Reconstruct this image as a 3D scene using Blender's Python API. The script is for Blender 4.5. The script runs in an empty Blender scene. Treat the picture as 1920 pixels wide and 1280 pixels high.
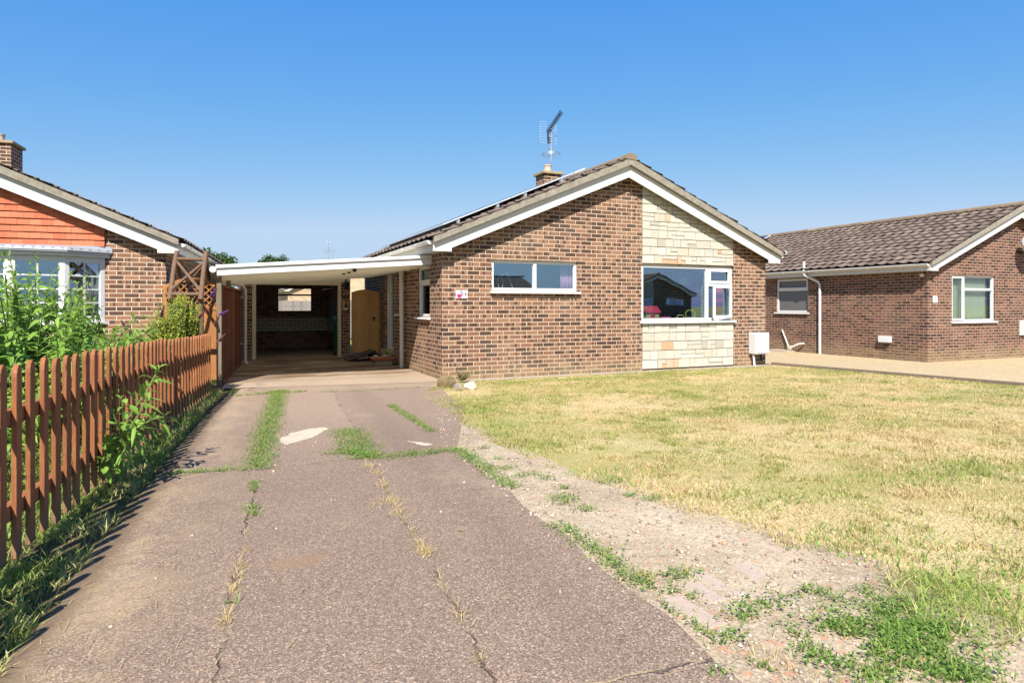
import bpy, bmesh, math, random
import numpy as np
from mathutils import Vector, Matrix
R = math.radians
random.seed(7); RNG = np.random.default_rng(11)
S = bpy.context.scene
COL = S.collection

# ------------------------------------------------------------------ camera, sky, sun, exposure
CAM_H = 1.27
cam_d = bpy.data.cameras.new('camera'); cam = bpy.data.objects.new('camera', cam_d); COL.objects.link(cam)
cam.location = (0, 0, CAM_H); cam.rotation_euler = (R(90), 0, R(-24.05))
cam_d.sensor_width = 36; cam_d.lens = 36 * 1210 / 1920; cam_d.shift_y = -67 / 1920
cam_d.clip_start = .05; cam_d.clip_end = 3000
S.camera = cam
SUN_DIR = Vector((.463, .826, -1.0)).normalized()          # the way the light travels
sun_el = math.asin(-SUN_DIR.z); sun_az = math.atan2(-SUN_DIR.x, -SUN_DIR.y)
W = bpy.data.worlds.new('World'); S.world = W; W.use_nodes = True
wn = W.node_tree.nodes; wl = W.node_tree.links
sky = wn.new('ShaderNodeTexSky'); sky.sky_type = 'NISHITA'; sky.sun_disc = False
sky.sun_elevation = sun_el; sky.sun_rotation = sun_az; sky.altitude = 0
sky.air_density = 1.2; sky.dust_density = .8; sky.ozone_density = 2.5
bg = next(n for n in wn if n.type == 'BACKGROUND'); bg.inputs['Strength'].default_value = .1
EXPO = 1.1
sep_ = wn.new('ShaderNodeSeparateColor'); com_ = wn.new('ShaderNodeCombineColor'); wl.new(sky.outputs[0], sep_.inputs[0])
for ch, (p_, k_, c_) in enumerate(((1.5, 1.72, .45), (.74, .98, .62), (.14, .95, .8))):   # grade of the clear sky: deep blue above, pale at the horizon
    m0 = wn.new('ShaderNodeMath'); m0.operation = 'MULTIPLY'; m0.inputs[1].default_value = .1; wl.new(sep_.outputs[ch], m0.inputs[0])
    m1 = wn.new('ShaderNodeMath'); m1.operation = 'POWER'; m1.inputs[1].default_value = p_; mc = wn.new('ShaderNodeMath'); mc.operation = 'MINIMUM'; mc.inputs[1].default_value = c_; wl.new(m0.outputs[0], mc.inputs[0]); wl.new(mc.outputs[0], m1.inputs[0])
    m2 = wn.new('ShaderNodeMath'); m2.operation = 'MULTIPLY'; m2.inputs[1].default_value = k_ * 10 / 2 ** EXPO; wl.new(m1.outputs[0], m2.inputs[0])
    wl.new(m2.outputs[0], com_.inputs[ch])
wl.new(com_.outputs[0], bg.inputs['Color'])
sd = bpy.data.lights.new('sun', 'SUN'); sd.energy = 5.0; sd.angle = R(.5); sd.color = (1, .95, .87)
so = bpy.data.objects.new('sun', sd); COL.objects.link(so); so.location = (-10, -20, 25)
so.rotation_euler = SUN_DIR.to_track_quat('-Z', 'Y').to_euler()
S.view_settings.view_transform = 'Standard'; S.view_settings.look = 'None'
S.view_settings.exposure = EXPO; S.view_settings.gamma = 1

# ------------------------------------------------------------------ ground heights, viewing rays
def gz(x, y):
    z = -.017 * (max(-4, min(y, 10.47)) - 10.47)
    if x > 10.8: z -= .15 * min(1, (x - 10.8) / 4)
    return z
SA, CA = math.sin(R(24.05)), math.cos(R(24.05))
def G(px, py):                                  # where a sight line of the survey photograph meets the ground
    z = 0
    for _ in range(25):
        D = 1210 * (CAM_H - z) / (py - 573); t = (px - 960) / 1210
        x = D * (SA + t * CA); y = D * (CA - t * SA); z = gz(x, y)
    return (x, y)
PLOT = R(-5.12)                                 # the left boundary, drive and left bungalow are turned by this
cb, sb = math.cos(PLOT), math.sin(PLOT)
def toW(x, y): return (x * cb - y * sb, x * sb + y * cb)
def toB(x, y): return (x * cb + y * sb, -x * sb + y * cb)

# ------------------------------------------------------------------ node helpers
AL = .77                                        # common scale of all surface reflectances
class NT:
    def __init__(s, name):
        s.m = bpy.data.materials.new(name); s.m.use_nodes = True
        s.t = s.m.node_tree; s.n = s.t.nodes; s.n.clear()
        s.out = s.n.new('ShaderNodeOutputMaterial')
    def put(s, sock, v):
        if v is None: return
        if hasattr(v, 'links') or isinstance(v, bpy.types.NodeSocket): s.t.links.new(v, sock)
        elif isinstance(v, (tuple, list)) and len(v) == 3 and sock.type == 'RGBA': sock.default_value = (*v, 1)
        else: sock.default_value = v
    def new(s, t, **k):
        n = s.n.new(t)
        for a, b in k.items(): setattr(n, a, b)
        return n
    def math(s, op, a, b=None, c=None, clamp=False):
        n = s.new('ShaderNodeMath', operation=op, use_clamp=clamp)
        s.put(n.inputs[0], a); s.put(n.inputs[1], b); s.put(n.inputs[2], c); return n.outputs[0]
    def mix(s, f, a, b, bt='MIX'):
        n = s.new('ShaderNodeMix', data_type='RGBA', blend_type=bt)
        s.put(n.inputs[0], f); s.put(n.inputs[6], a); s.put(n.inputs[7], b); return n.outputs[2]
    def comb(s, x, y, z=0.0):
        n = s.new('ShaderNodeCombineXYZ'); s.put(n.inputs[0], x); s.put(n.inputs[1], y); s.put(n.inputs[2], z); return n.outputs[0]
    def sep(s, v):
        n = s.new('ShaderNodeSeparateXYZ'); s.put(n.inputs[0], v); return n.outputs
    def coord(s, k='Object'): return s.new('ShaderNodeTexCoord').outputs[k]
    def pos(s): return s.new('ShaderNodeNewGeometry').outputs['Position']
    def isl(s): return s.new('ShaderNodeNewGeometry').outputs['Random Per Island']
    def noise(s, v, sc, det=4, ro=.55, dim='3D'):
        n = s.new('ShaderNodeTexNoise', noise_dimensions=dim)
        s.put(n.inputs['Vector'], v); n.inputs['Scale'].default_value = sc; n.inputs['Detail'].default_value = det
        n.inputs['Roughness'].default_value = ro; return n.outputs['Fac']
    def vor(s, v, sc, out='Color', feat='F1', rnd=1):
        n = s.new('ShaderNodeTexVoronoi', feature=feat); s.put(n.inputs['Vector'], v); n.inputs['Scale'].default_value = sc
        n.inputs['Randomness'].default_value = rnd
        return n.outputs[out]
    def white(s, v):
        n = s.new('ShaderNodeTexWhiteNoise', noise_dimensions='3D'); s.put(n.inputs['Vector'], v); return n.outputs['Value']
    def scale(s, v, k):
        n = s.new('ShaderNodeVectorMath', operation='MULTIPLY'); s.put(n.inputs[0], v); n.inputs[1].default_value = k; return n.outputs[0]
    def ramp(s, f, stops, interp='LINEAR'):
        n = s.new('ShaderNodeValToRGB'); cr = n.color_ramp; cr.interpolation = interp
        while len(cr.elements) < len(stops): cr.elements.new(.5)
        for e, (p, c) in zip(cr.elements, stops): e.position = p; e.color = (*c, 1) if len(c) == 3 else c
        s.put(n.inputs[0], f); return n.outputs[0]
    def step(s, f, a, b):
        n = s.new('ShaderNodeMapRange', interpolation_type='SMOOTHSTEP'); s.put(n.inputs[0], f)
        n.inputs[1].default_value = a; n.inputs[2].default_value = b; return n.outputs[0]
    def bump(s, h, dist, st=1):
        n = s.new('ShaderNodeBump'); s.put(n.inputs['Height'], h); n.inputs['Distance'].default_value = dist
        n.inputs['Strength'].default_value = st; return n.outputs[0]
    def bsdf(s, col, rough=.7, metal=0, normal=None, spec=.35):
        n = s.new('ShaderNodeBsdfPrincipled'); s.put(n.inputs['Base Color'], s.tone(col)); s.put(n.inputs['Roughness'], rough)
        n.inputs['Metallic'].default_value = metal; s.put(n.inputs['Specular IOR Level'], spec)
        if normal is not None: s.put(n.inputs['Normal'], normal)
        return n.outputs[0]
    def tone(s, col): return tuple(c * AL for c in col) if isinstance(col, tuple) else s.mix(1.0, col, (AL, AL, AL), 'MULTIPLY')
    def done(s, sh): s.t.links.new(sh, s.out.inputs[0]); return s.m

def plain(name, col, rough=.6, metal=0, var=.12, sc=6, bump=0, spec=.35, grime=None):
    k = NT(name); c = k.coord()
    f = k.noise(c, sc, 5)
    lo = tuple(v * (1 - var) for v in col); hi = tuple(min(.95, v * (1 + var)) for v in col)
    cc = k.mix(f, lo, hi)
    if grime:
        g = k.step(k.noise(k.scale(c, (3, 3, .7)), 3, 6, .7), .52, .75)
        cc = k.mix(k.math('MULTIPLY', g, .5), cc, grime)
    nm = k.bump(k.noise(c, sc * 12, 3), bump) if bump else None
    return k.done(k.bsdf(cc, rough, metal, nm, spec))

def brick(name, light, mid, dark, mortar, dark_share=.2, soot=0., paint=None, seed=0., mot=1.0):
    k = NT(name); uv = k.sep(k.coord('UV')); u, v = uv[0], uv[1]
    row = k.math('FLOOR', k.math('DIVIDE', v, .075)); fv = k.math('FRACT', k.math('DIVIDE', v, .075))
    c = k.math('ADD', k.math('DIVIDE', u, .225), k.math('MULTIPLY', k.math('MODULO', k.math('ABSOLUTE', row), 2.0), .5))
    col = k.math('FLOOR', c); fu = k.math('FRACT', c)
    du = k.math('MULTIPLY', k.math('MINIMUM', fu, k.math('SUBTRACT', 1.0, fu)), .225)
    dv = k.math('MULTIPLY', k.math('MINIMUM', fv, k.math('SUBTRACT', 1.0, fv)), .075)
    d = k.math('MINIMUM', du, dv)
    fine = k.noise(k.comb(u, v, seed), 60, 4)
    d2 = k.math('ADD', d, k.math('MULTIPLY', k.math('SUBTRACT', fine, .5), .004))
    mask = k.step(d2, .0045, .0075)
    r1 = k.white(k.comb(col, row, seed)); r2 = k.white(k.comb(col, row, seed + 5.5)); r3 = k.white(k.comb(col, row, seed + 9.1))
    base = k.ramp(r1, [(0, light), (.35, tuple(.5 * (a + b) for a, b in zip(light, mid))), (.75, mid), (1, tuple(.75 * a + .25 * b for a, b in zip(mid, dark)))])
    band = k.step(k.noise(k.comb(k.math('MULTIPLY', u, 15.0), k.math('MULTIPLY', row, 3.71), seed), 1, 1), .50, .56)
    band = k.math('MULTIPLY', band, k.math('LESS_THAN', r2, .62 * mot))
    full = k.math('LESS_THAN', r3, dark_share * .55)
    dk = k.math('MULTIPLY', k.math('MAXIMUM', band, full), .92)
    bc = k.mix(dk, base, dark)
    bc = k.mix(k.math('MULTIPLY', k.math('SUBTRACT', fine, .4), .7, clamp=True), bc, tuple(min(1, x * 1.3 + .01) for x in light))
    wide = k.noise(k.comb(u, v, seed + 3), .9, 3)
    bc = k.mix(k.math('MULTIPLY', k.step(wide, .5, .75), .14), bc, mortar)
    if paint:
        pm = k.math('MULTIPLY', k.step(v, .50, .53), k.math('SUBTRACT', 1.0, k.step(k.math('ADD', v, k.math('MULTIPLY', fine, .2)), .98, 1.06)))
        bc = k.mix(pm, bc, paint); mo = k.mix(pm, mortar, (.05, .04, .03))
    else:
        mo = k.mix(k.noise(k.comb(u, v, 1), 9, 4), tuple(m * .8 for m in mortar), tuple(min(1, m * 1.12) for m in mortar))
    cc = k.mix(mask, mo, bc)
    low = k.math('MULTIPLY', k.math('SUBTRACT', 1.0, k.step(v, .0, .35)), k.noise(k.comb(u, v, 2), 3, 4))
    cc = k.mix(k.math('MULTIPLY', low, .55), cc, (.42, .33, .17))
    nm = k.bump(k.math('ADD', mask, k.math('MULTIPLY', fine, .35)), .006, .7)
    return k.done(k.bsdf(cc, .82, 0, nm, .3))

def wood(name, a, b, grain='Z', sc=1., rough=.7, isl=True):
    k = NT(name); c = k.coord()
    st = {'Z': (14, 14, 1.2), 'X': (1.2, 14, 14), 'Y': (14, 1.2, 14)}[grain]
    f = k.noise(k.scale(c, tuple(x * sc for x in st)), 3, 6, .65)
    f = k.step(f, .3, .72)
    cc = k.mix(f, a, b)
    if isl:
        cc = k.mix(k.math('MULTIPLY', k.isl(), .45), cc, tuple(x * .55 for x in b))
    return k.done(k.bsdf(cc, rough, 0, k.bump(f, .003), .25))

def leafy(name, a, b, c3=None, scale=1.2, share=.5, trans=.35, rough=.55):
    k = NT(name); p = k.pos(); i = k.isl()
    cc = k.mix(i, a, b)
    if c3: cc = k.mix(k.step(k.math('ADD', k.noise(p, scale, 3), k.math('MULTIPLY', k.math('SUBTRACT', i, .5), .25)), share - .12, share + .12), cc, c3)
    d = k.bsdf(cc, rough, 0, None, .3)
    t = k.new('ShaderNodeBsdfTranslucent'); k.put(t.inputs[0], k.tone(k.mix(.5, cc, tuple(min(1, x * 1.5) for x in b))))
    m = k.new('ShaderNodeMixShader'); m.inputs[0].default_value = trans
    k.t.links.new(d, m.inputs[1]); k.t.links.new(t.outputs[0], m.inputs[2])
    return k.done(m.outputs[0])

def glass(name, base=.14, tint=(.92, .96, .97), rough=.0):
    k = NT(name)
    ge = k.new('ShaderNodeNewGeometry'); vm = k.new('ShaderNodeVectorMath', operation='DOT_PRODUCT')
    k.put(vm.inputs[0], ge.outputs['Incoming']); k.put(vm.inputs[1], ge.outputs['Normal'])
    fr = k.math('MULTIPLY', k.math('POWER', k.math('SUBTRACT', 1.0, k.math('ABSOLUTE', vm.outputs['Value'])), 5.0), .9)
    tr = k.new('ShaderNodeBsdfTransparent'); tr.inputs[0].default_value = (*tint, 1)
    gl = k.new('ShaderNodeBsdfGlossy'); gl.inputs['Roughness'].default_value = rough; gl.inputs[0].default_value = (.72, .90, 1, 1)
    f = k.noise(k.coord(), 1.6, 1); k.put(gl.inputs['Normal'], k.bump(f, .004, .25))
    m = k.new('ShaderNodeMixShader'); k.put(m.inputs[0], k.math('ADD', fr, base, clamp=True))
    k.t.links.new(tr.outputs[0], m.inputs[1]); k.t.links.new(gl.outputs[0], m.inputs[2])
    return k.done(m.outputs[0])

# ------------------------------------------------------------------ materials
M = {}
M['brick'] = brick('brown_brick', (.285, .152, .093), (.185, .089, .055), (.046, .025, .021), (.64, .50, .35), .36)
M['brick_red'] = brick('red_brown_brick', (.215, .104, .068), (.142, .064, .045), (.04, .02, .017), (.50, .365, .265), .36, seed=21.)
M['brick_left'] = brick('warm_brown_brick', (.32, .16, .092), (.21, .098, .056), (.06, .03, .024), (.70, .56, .41), .36, seed=40., mot=.9)
M['brick_pale'] = brick('pale_buff_brick', (.62, .46, .30), (.54, .38, .24), (.40, .28, .18), (.66, .55, .42), seed=60., mot=.2)
M['brick_inner'] = brick('garage_brick', (.46, .24, .17), (.36, .18, .13), (.14, .08, .06), (.55, .45, .34), paint=(1.0, .95, .66), seed=80.)
M['upvc'] = plain('white_plastic', (.76, .76, .745), .35, var=.03, spec=.5)
M['upvc_dull'] = plain('cream_plastic_pipe', (.68, .66, .57), .5, var=.06, sc=3, grime=(.45, .42, .3))
M['board'] = plain('white_painted_board', (.74, .73, .70), .5, var=.05, grime=(.50, .46, .36))
M['cream'] = plain('cream_painted_timber', (.78, .70, .53), .6, var=.10, sc=3, grime=(.42, .33, .2))
M['gutter'] = plain('white_gutter_plastic', (.76, .75, .71), .35, var=.06, grime=(.5, .42, .3))
M['joist'] = plain('cream_white_joist', (1.0, .93, .76), .6, var=.06, sc=3, grime=(.7, .58, .38))
def sheet_mat():
    k = NT('translucent_roof_sheet'); c = k.coord()
    cc = k.mix(k.noise(c, 2, 4), (.86, .78, .60), (.98, .92, .76))
    t = k.new('ShaderNodeBsdfTranslucent'); k.put(t.inputs[0], (.95, .86, .66))
    m = k.new('ShaderNodeMixShader'); m.inputs[0].default_value = .22
    k.t.links.new(k.bsdf(cc, .5), m.inputs[1]); k.t.links.new(t.outputs[0], m.inputs[2]); return k.done(m.outputs[0])
M['sheet'] = sheet_mat()
M['mortar'] = plain('grey_verge_mortar', (.33, .295, .235), .9, var=.45, sc=12, bump=.012, grime=(.20, .17, .12))
M['cap'] = plain('stone_cap', (.38, .30, .17), .9, var=.3, sc=10, bump=.008)
M['conc'] = plain('concrete', (.40, .34, .26), .9, var=.2, sc=7, bump=.004)
M['dark'] = plain('dark_interior', (.05, .045, .04), .9)
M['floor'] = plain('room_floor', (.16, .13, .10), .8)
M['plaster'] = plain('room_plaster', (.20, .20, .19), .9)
M['glass'] = glass('window_glass', .24, (.86, .92, .95))
M['glass_side'] = glass('side_window_glass', .04)
M['frost'] = plain('frosted_glass', (.13, .13, .125), .25, var=.25, sc=1.2, spec=.7)
M['lead'] = plain('grey_lead_sheet', (.32, .36, .42), .45, var=.15, sc=5)
M['steel'] = plain('galvanised_steel', (.5, .52, .54), .4, .7)
M['black'] = plain('black_paint', (.018, .018, .02), .45)
M['alu'] = plain('aluminium_frame', (.75, .76, .78), .35, .3)
M['solar'] = plain('solar_cells', (.012, .02, .06), .12, spec=.6)
M['panel_under'] = plain('panel_back', (.02, .02, .022), .7)
M['pot'] = plain('clay_pot', (.48, .40, .33), .8)
M['terra'] = plain('terracotta', (.52, .17, .08), .7)
M['gravel_stone'] = plain('pale_stone', (.5, .46, .38), .85, var=.3, sc=20)
def tile_mat(name, a, b, lichen, hang=False):
    k = NT(name); c = k.coord(); i = k.isl()
    cc = k.mix(i, a, b)
    cc = k.mix(k.math('MULTIPLY', k.step(k.noise(c, 9, 6, .7), .56, .72), .55), cc, lichen)
    cc = k.mix(k.math('MULTIPLY', k.step(k.noise(c, 2.3, 4), .5, .75), .5), cc, tuple(x * .6 for x in a))
    return k.done(k.bsdf(cc, .88, 0, k.bump(k.noise(c, 70, 3), .003), .2))
M['tile'] = tile_mat('brown_roof_tile', (.128, .094, .074), (.205, .154, .122), (.40, .34, .26))
M['ridge'] = tile_mat('lichen_ridge_tile', (.20, .15, .11), (.30, .23, .15), (.55, .33, .08))
M['red_tile'] = tile_mat('orange_hung_tile', (.50, .135, .07), (.60, .20, .105), (.46, .13, .07))
# stone cladding blocks
def stone_mat():
    k = NT('cream_stone_block'); i = k.isl(); c = k.coord()
    cc = k.ramp(i, [(0, (.44, .405, .33)), (.2, (.60, .56, .47)), (.42, (.50, .475, .41)), (.6, (.64, .60, .51)), (.75, (.54, .48, .38)), (.89, (.62, .56, .47)), (.895, (.56, .33, .19)), (1, (.62, .45, .33))])
    f = k.noise(k.scale(c, (4, 4, 14)), 3, 6, .65)
    cc = k.mix(k.math('MULTIPLY', k.step(f, .48, .7), .35), cc, (.45, .40, .28))
    return k.done(k.bsdf(cc, .85, 0, k.bump(f, .012, .8), .2))
M['stone'] = stone_mat(); M['joint'] = plain('stone_joint', (.22, .18, .11), .9)
M['fence_red'] = wood('red_brown_fence_stain', (.36, .135, .068), (.24, .085, .045))
def picket_mat():
    k = NT('orange_brown_picket'); c = k.coord(); x, y, z = k.sep(c); i = k.isl()
    oi_ = k.new('ShaderNodeObjectInfo').outputs['Random']
    cs = k.comb(k.math('ADD', x, k.math('MULTIPLY', oi_, 37.0)), y, z)
    f = k.step(k.noise(k.scale(cs, (30, 30, 2.2)), 3, 6, .65), .3, .72)
    cc = k.mix(f, (.41, .165, .062), (.30, .105, .042))
    cc = k.mix(k.math('MULTIPLY', oi_, .5), cc, (.21, .075, .035))
    wear = k.step(k.noise(k.scale(cs, (9, 9, 2.5)), 2, 6, .7), .58, .74)
    cc = k.mix(k.math('MULTIPLY', wear, .6), cc, (.40, .27, .17))
    low = k.math('MULTIPLY', k.math('SUBTRACT', 1.0, k.step(z, .0, .28)), k.noise(k.scale(cs, (8, 8, 5)), 3, 4))
    cc = k.mix(k.math('MULTIPLY', low, .9), cc, (.28, .22, .14))
    kn = k.vor(k.scale(cs, (16, 16, 5)), 1, 'Distance')
    cc = k.mix(k.math('MULTIPLY', k.math('LESS_THAN', kn, .10), .7), cc, (.10, .04, .02))
    return k.done(k.bsdf(cc, .72, 0, k.bump(f, .003), .25))
M['picket'] = picket_mat()
M['orange'] = wood('orange_trellis_wood', (.54, .24, .085), (.42, .17, .055))
M['gate'] = wood('golden_gate_boards', (.98, .63, .28), (.80, .44, .16))
M['log'] = wood('rustic_log', (.27, .165, .10), (.16, .09, .05))
M['post'] = wood('weathered_post', (.34, .28, .20), (.22, .16, .10))
M['greyfence'] = wood('grey_fence_boards', (.40, .36, .33), (.26, .23, .21))
M['bark'] = plain('bark', (.10, .075, .05), .95, var=.4, sc=12, bump=.02)
M['stem'] = plain('green_stem', (.16, .20, .06), .7)
def lawn_blade():
    k = NT('dry_lawn_blade'); p = k.pos(); i = k.isl()
    cc = k.mix(i, (.78, .61, .33), (.57, .42, .19))
    cc = k.mix(k.math('MULTIPLY', k.step(k.noise(p, 3.2, 5, .65), .45, .68), .6), cc, (.44, .31, .12))
    gr = k.step(k.math('ADD', k.math('ADD', k.noise(p, 1.0, 3), k.math('MULTIPLY', k.math('SUBTRACT', k.noise(k.scale(p, (1, 1, 1)), 5., 4, .65), .5), .7)), k.math('MULTIPLY', k.math('SUBTRACT', i, .5), .28)), .40, .64)
    cc = k.mix(gr, cc, k.mix(i, (.24, .29, .055), (.35, .36, .09)))
    d = k.bsdf(cc, .6, 0, None, .3); t = k.new('ShaderNodeBsdfTranslucent'); k.put(t.inputs[0], k.tone(cc))
    m = k.new('ShaderNodeMixShader'); m.inputs[0].default_value = .28; k.t.links.new(d, m.inputs[1]); k.t.links.new(t.outputs[0], m.inputs[2]); return k.done(m.outputs[0])
M['lawn'] = lawn_blade()
M['green_grass'] = leafy('green_grass_blade', (.18, .31, .05), (.30, .40, .09), (.48, .40, .16), 2.5, .62, .3)
M['long_grass'] = leafy('long_grass_blade', (.22, .34, .055), (.40, .46, .12), (.62, .52, .25), 2.6, .58, .3)
M['weed'] = leafy('weed_leaf', (.10, .22, .035), (.24, .37, .07), (.32, .34, .10), 9, .60, .35)
M['straw'] = leafy('straw_blade', (.70, .54, .26), (.55, .42, .18), None, trans=.3)
M['bud'] = leafy('buddleia_leaf', (.17, .33, .04), (.33, .50, .085), (.10, .21, .03), 3., .66, .35)
M['yellow_leaf'] = leafy('yellow_green_leaf', (.36, .42, .05), (.54, .56, .10), (.20, .29, .05), 4., .62, .3)
M['tree_leaf'] = leafy('tree_leaf', (.035, .085, .012), (.09, .15, .025), None, trans=.25)
M['purple'] = leafy('purple_flower', (.28, .09, .36), (.42, .18, .52), None, trans=.2)
M['pinkflower'] = leafy('faded_pink_flower', (.36, .14, .15), (.42, .24, .20), None, trans=.2)
M['rock'] = plain('mossy_rock', (.27, .20, .10), .9, var=.5, sc=9, bump=.02)
M['rock_grey'] = plain('grey_rock', (.34, .29, .23), .9, var=.4, sc=9, bump=.02)
M['rock_white'] = plain('white_rock', (.68, .62, .50), .85, var=.2, sc=9, bump=.02)
M['curtain'] = plain('pink_curtain', (.98, .42, .55), .9, var=.2)
M['curtain_red'] = plain('red_curtain', (.85, .11, .13), .9, var=.2)
M['net'] = plain('white_net_curtain', (.66, .66, .62), .9)
M['blind'] = plain('cream_blind', (.74, .76, .58), .7)
M['toy_red'] = plain('toy_red', (.75, .05, .10), .4); M['toy_yellow'] = plain('toy_yellow', (.75, .62, .22), .4)
M['toy_lime'] = plain('toy_lime', (.45, .60, .03), .4); M['toy_pink'] = plain('toy_pink', (.75, .08, .30), .4)
M['bin'] = plain('green_bin_plastic', (.012, .17, .04), .45)
M['rubber'] = plain('dark_rubber', (.06, .055, .045), .9, var=.3, sc=14)
M['white'] = plain('white_enamel', (.72, .72, .72), .35, var=.02)
M['ink'] = plain('dark_ink', (.05, .02, .06), .6); M['pinkink'] = plain('pink_ink', (.72, .03, .20), .5)
M['blueink'] = plain('blue_ink', (.10, .16, .30), .5)

# ------------------------------------------------------------------ mesh helpers
class MB:
    def __init__(s, T=None): s.v = []; s.f = []; s.T = T
    def add(s, vs, fs):
        o = len(s.v)
        s.v += [tuple(s.T(*p)) if s.T else tuple(p) for p in vs]
        s.f += [tuple(i + o for i in f) for f in fs]; return s
    def box(s, x0, x1, y0, y1, z0, z1):
        return s.add([(x, y, z) for z in (z0, z1) for y in (y0, y1) for x in (x0, x1)],
                     [(0, 2, 3, 1), (4, 5, 7, 6), (0, 1, 5, 4), (1, 3, 7, 5), (3, 2, 6, 7), (2, 0, 4, 6)])
    def quad(s, a, b, c, d): return s.add([a, b, c, d], [(0, 1, 2, 3)])
    def prism(s, poly, a, b, ax='y'):             # polygon in (x,z) along y, (y,z) along x, (x,y) along z
        n = len(poly)
        mk = {'y': lambda p, t: (p[0], t, p[1]), 'x': lambda p, t: (t, p[0], p[1]), 'z': lambda p, t: (p[0], p[1], t)}[ax]
        vs = [mk(p, a) for p in poly] + [mk(p, b) for p in poly]
        return s.add(vs, [tuple(range(n))[::-1], tuple(range(n, 2 * n))] + [(i, (i + 1) % n, n + (i + 1) % n, n + i) for i in range(n)])
    def tube(s, pts, r, n=10, cap=True):
        pts = [Vector(p) for p in pts]; rs = r if isinstance(r, (list, tuple)) else [r] * len(pts)
        vs = []; fs = []; up = None
        for i, p in enumerate(pts):
            t = (pts[min(i + 1, len(pts) - 1)] - pts[max(i - 1, 0)]).normalized()
            if up is None: up = t.orthogonal().normalized()
            a = (up - t * up.dot(t)).normalized(); up = a; b = t.cross(a)
            for k in range(n):
                w = 2 * math.pi * k / n; vs.append(p + (a * math.cos(w) + b * math.sin(w)) * rs[i])
        for i in range(len(pts) - 1):
            for k in range(n):
                fs.append((i * n + k, i * n + (k + 1) % n, (i + 1) * n + (k + 1) % n, (i + 1) * n + k))
        if cap: fs += [tuple(range(n))[::-1], tuple(range((len(pts) - 1) * n, len(pts) * n))]
        return s.add(vs, fs)
    def lathe(s, prof, c=(0, 0, 0), n=20):
        vs = []; fs = []
        for r, z in prof:
            for k in range(n):
                w = 2 * math.pi * k / n; vs.append((c[0] + r * math.cos(w), c[1] + r * math.sin(w), c[2] + z))
        for i in range(len(prof) - 1):
            for k in range(n): fs.append((i * n + k, i * n + (k + 1) % n, (i + 1) * n + (k + 1) % n, (i + 1) * n + k))
        fs += [tuple(range(n))[::-1], tuple(range((len(prof) - 1) * n, len(prof) * n))]
        return s.add(vs, fs)
    def build(s, name, mat, parent=None, smooth=False, bevel=0, fix=True):
        me = bpy.data.meshes.new(name); me.from_pydata([tuple(v) for v in s.v], [], s.f)
        if fix or bevel:
            b = bmesh.new(); b.from_mesh(me)
            if fix: bmesh.ops.recalc_face_normals(b, faces=b.faces)
            if bevel: bmesh.ops.bevel(b, geom=[e for e in b.edges if len(e.link_faces) == 2 and e.calc_face_angle(0) > .6], offset=bevel, segments=1, affect='EDGES', clamp_overlap=True)
            b.to_mesh(me); b.free()
        uvs(me)
        if smooth:
            me.polygons.foreach_set('use_smooth', [True] * len(me.polygons))
            me.set_sharp_from_angle(angle=R(38))
        me.materials.append(mat)
        o = bpy.data.objects.new(name, me); COL.objects.link(o)
        if parent: o.parent = parent
        return o
def uvs(me):
    l = me.uv_layers.new(name='UVMap')
    for p in me.polygons:
        n = p.normal; ax, ay, az = abs(n.x), abs(n.y), abs(n.z)
        for li in p.loop_indices:
            c = me.vertices[me.loops[li].vertex_index].co
            l.data[li].uv = (c.x, c.y) if az > ax and az > ay else ((c.y, c.z) if ax > ay else (c.x, c.z))
def mesh_np(name, V, F, mat, parent=None):
    me = bpy.data.meshes.new(name); V = np.asarray(V, dtype=np.float32); F = np.asarray(F, dtype=np.int32)
    me.vertices.add(len(V)); me.vertices.foreach_set('co', V.ravel())
    k = F.shape[1]; me.loops.add(F.size); me.loops.foreach_set('vertex_index', F.ravel())
    me.polygons.add(len(F)); me.polygons.foreach_set('loop_start', np.arange(0, F.size, k, dtype=np.int32))
    me.update(calc_edges=True); me.materials.append(mat)
    o = bpy.data.objects.new(name, me); COL.objects.link(o)
    if parent: o.parent = parent
    return o
def tag(o, label=None, cat=None, group=None, kind=None):
    if label: o['label'] = label
    if cat: o['category'] = cat
    if group: o['group'] = group
    if kind: o['kind'] = kind
    return o
def thing(name, label, cat, loc=(0, 0, 0), rz=0, group=None):
    o = bpy.data.objects.new(name, None); o.empty_display_size = .2; COL.objects.link(o)
    o.location = loc; o.rotation_euler = (0, 0, rz); return tag(o, label, cat, group)
def copy_tree(o, parent=None):
    c = o.copy(); COL.objects.link(c)
    if parent: c.parent = parent
    for ch in list(o.children): copy_tree(ch, c)
    return c

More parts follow.
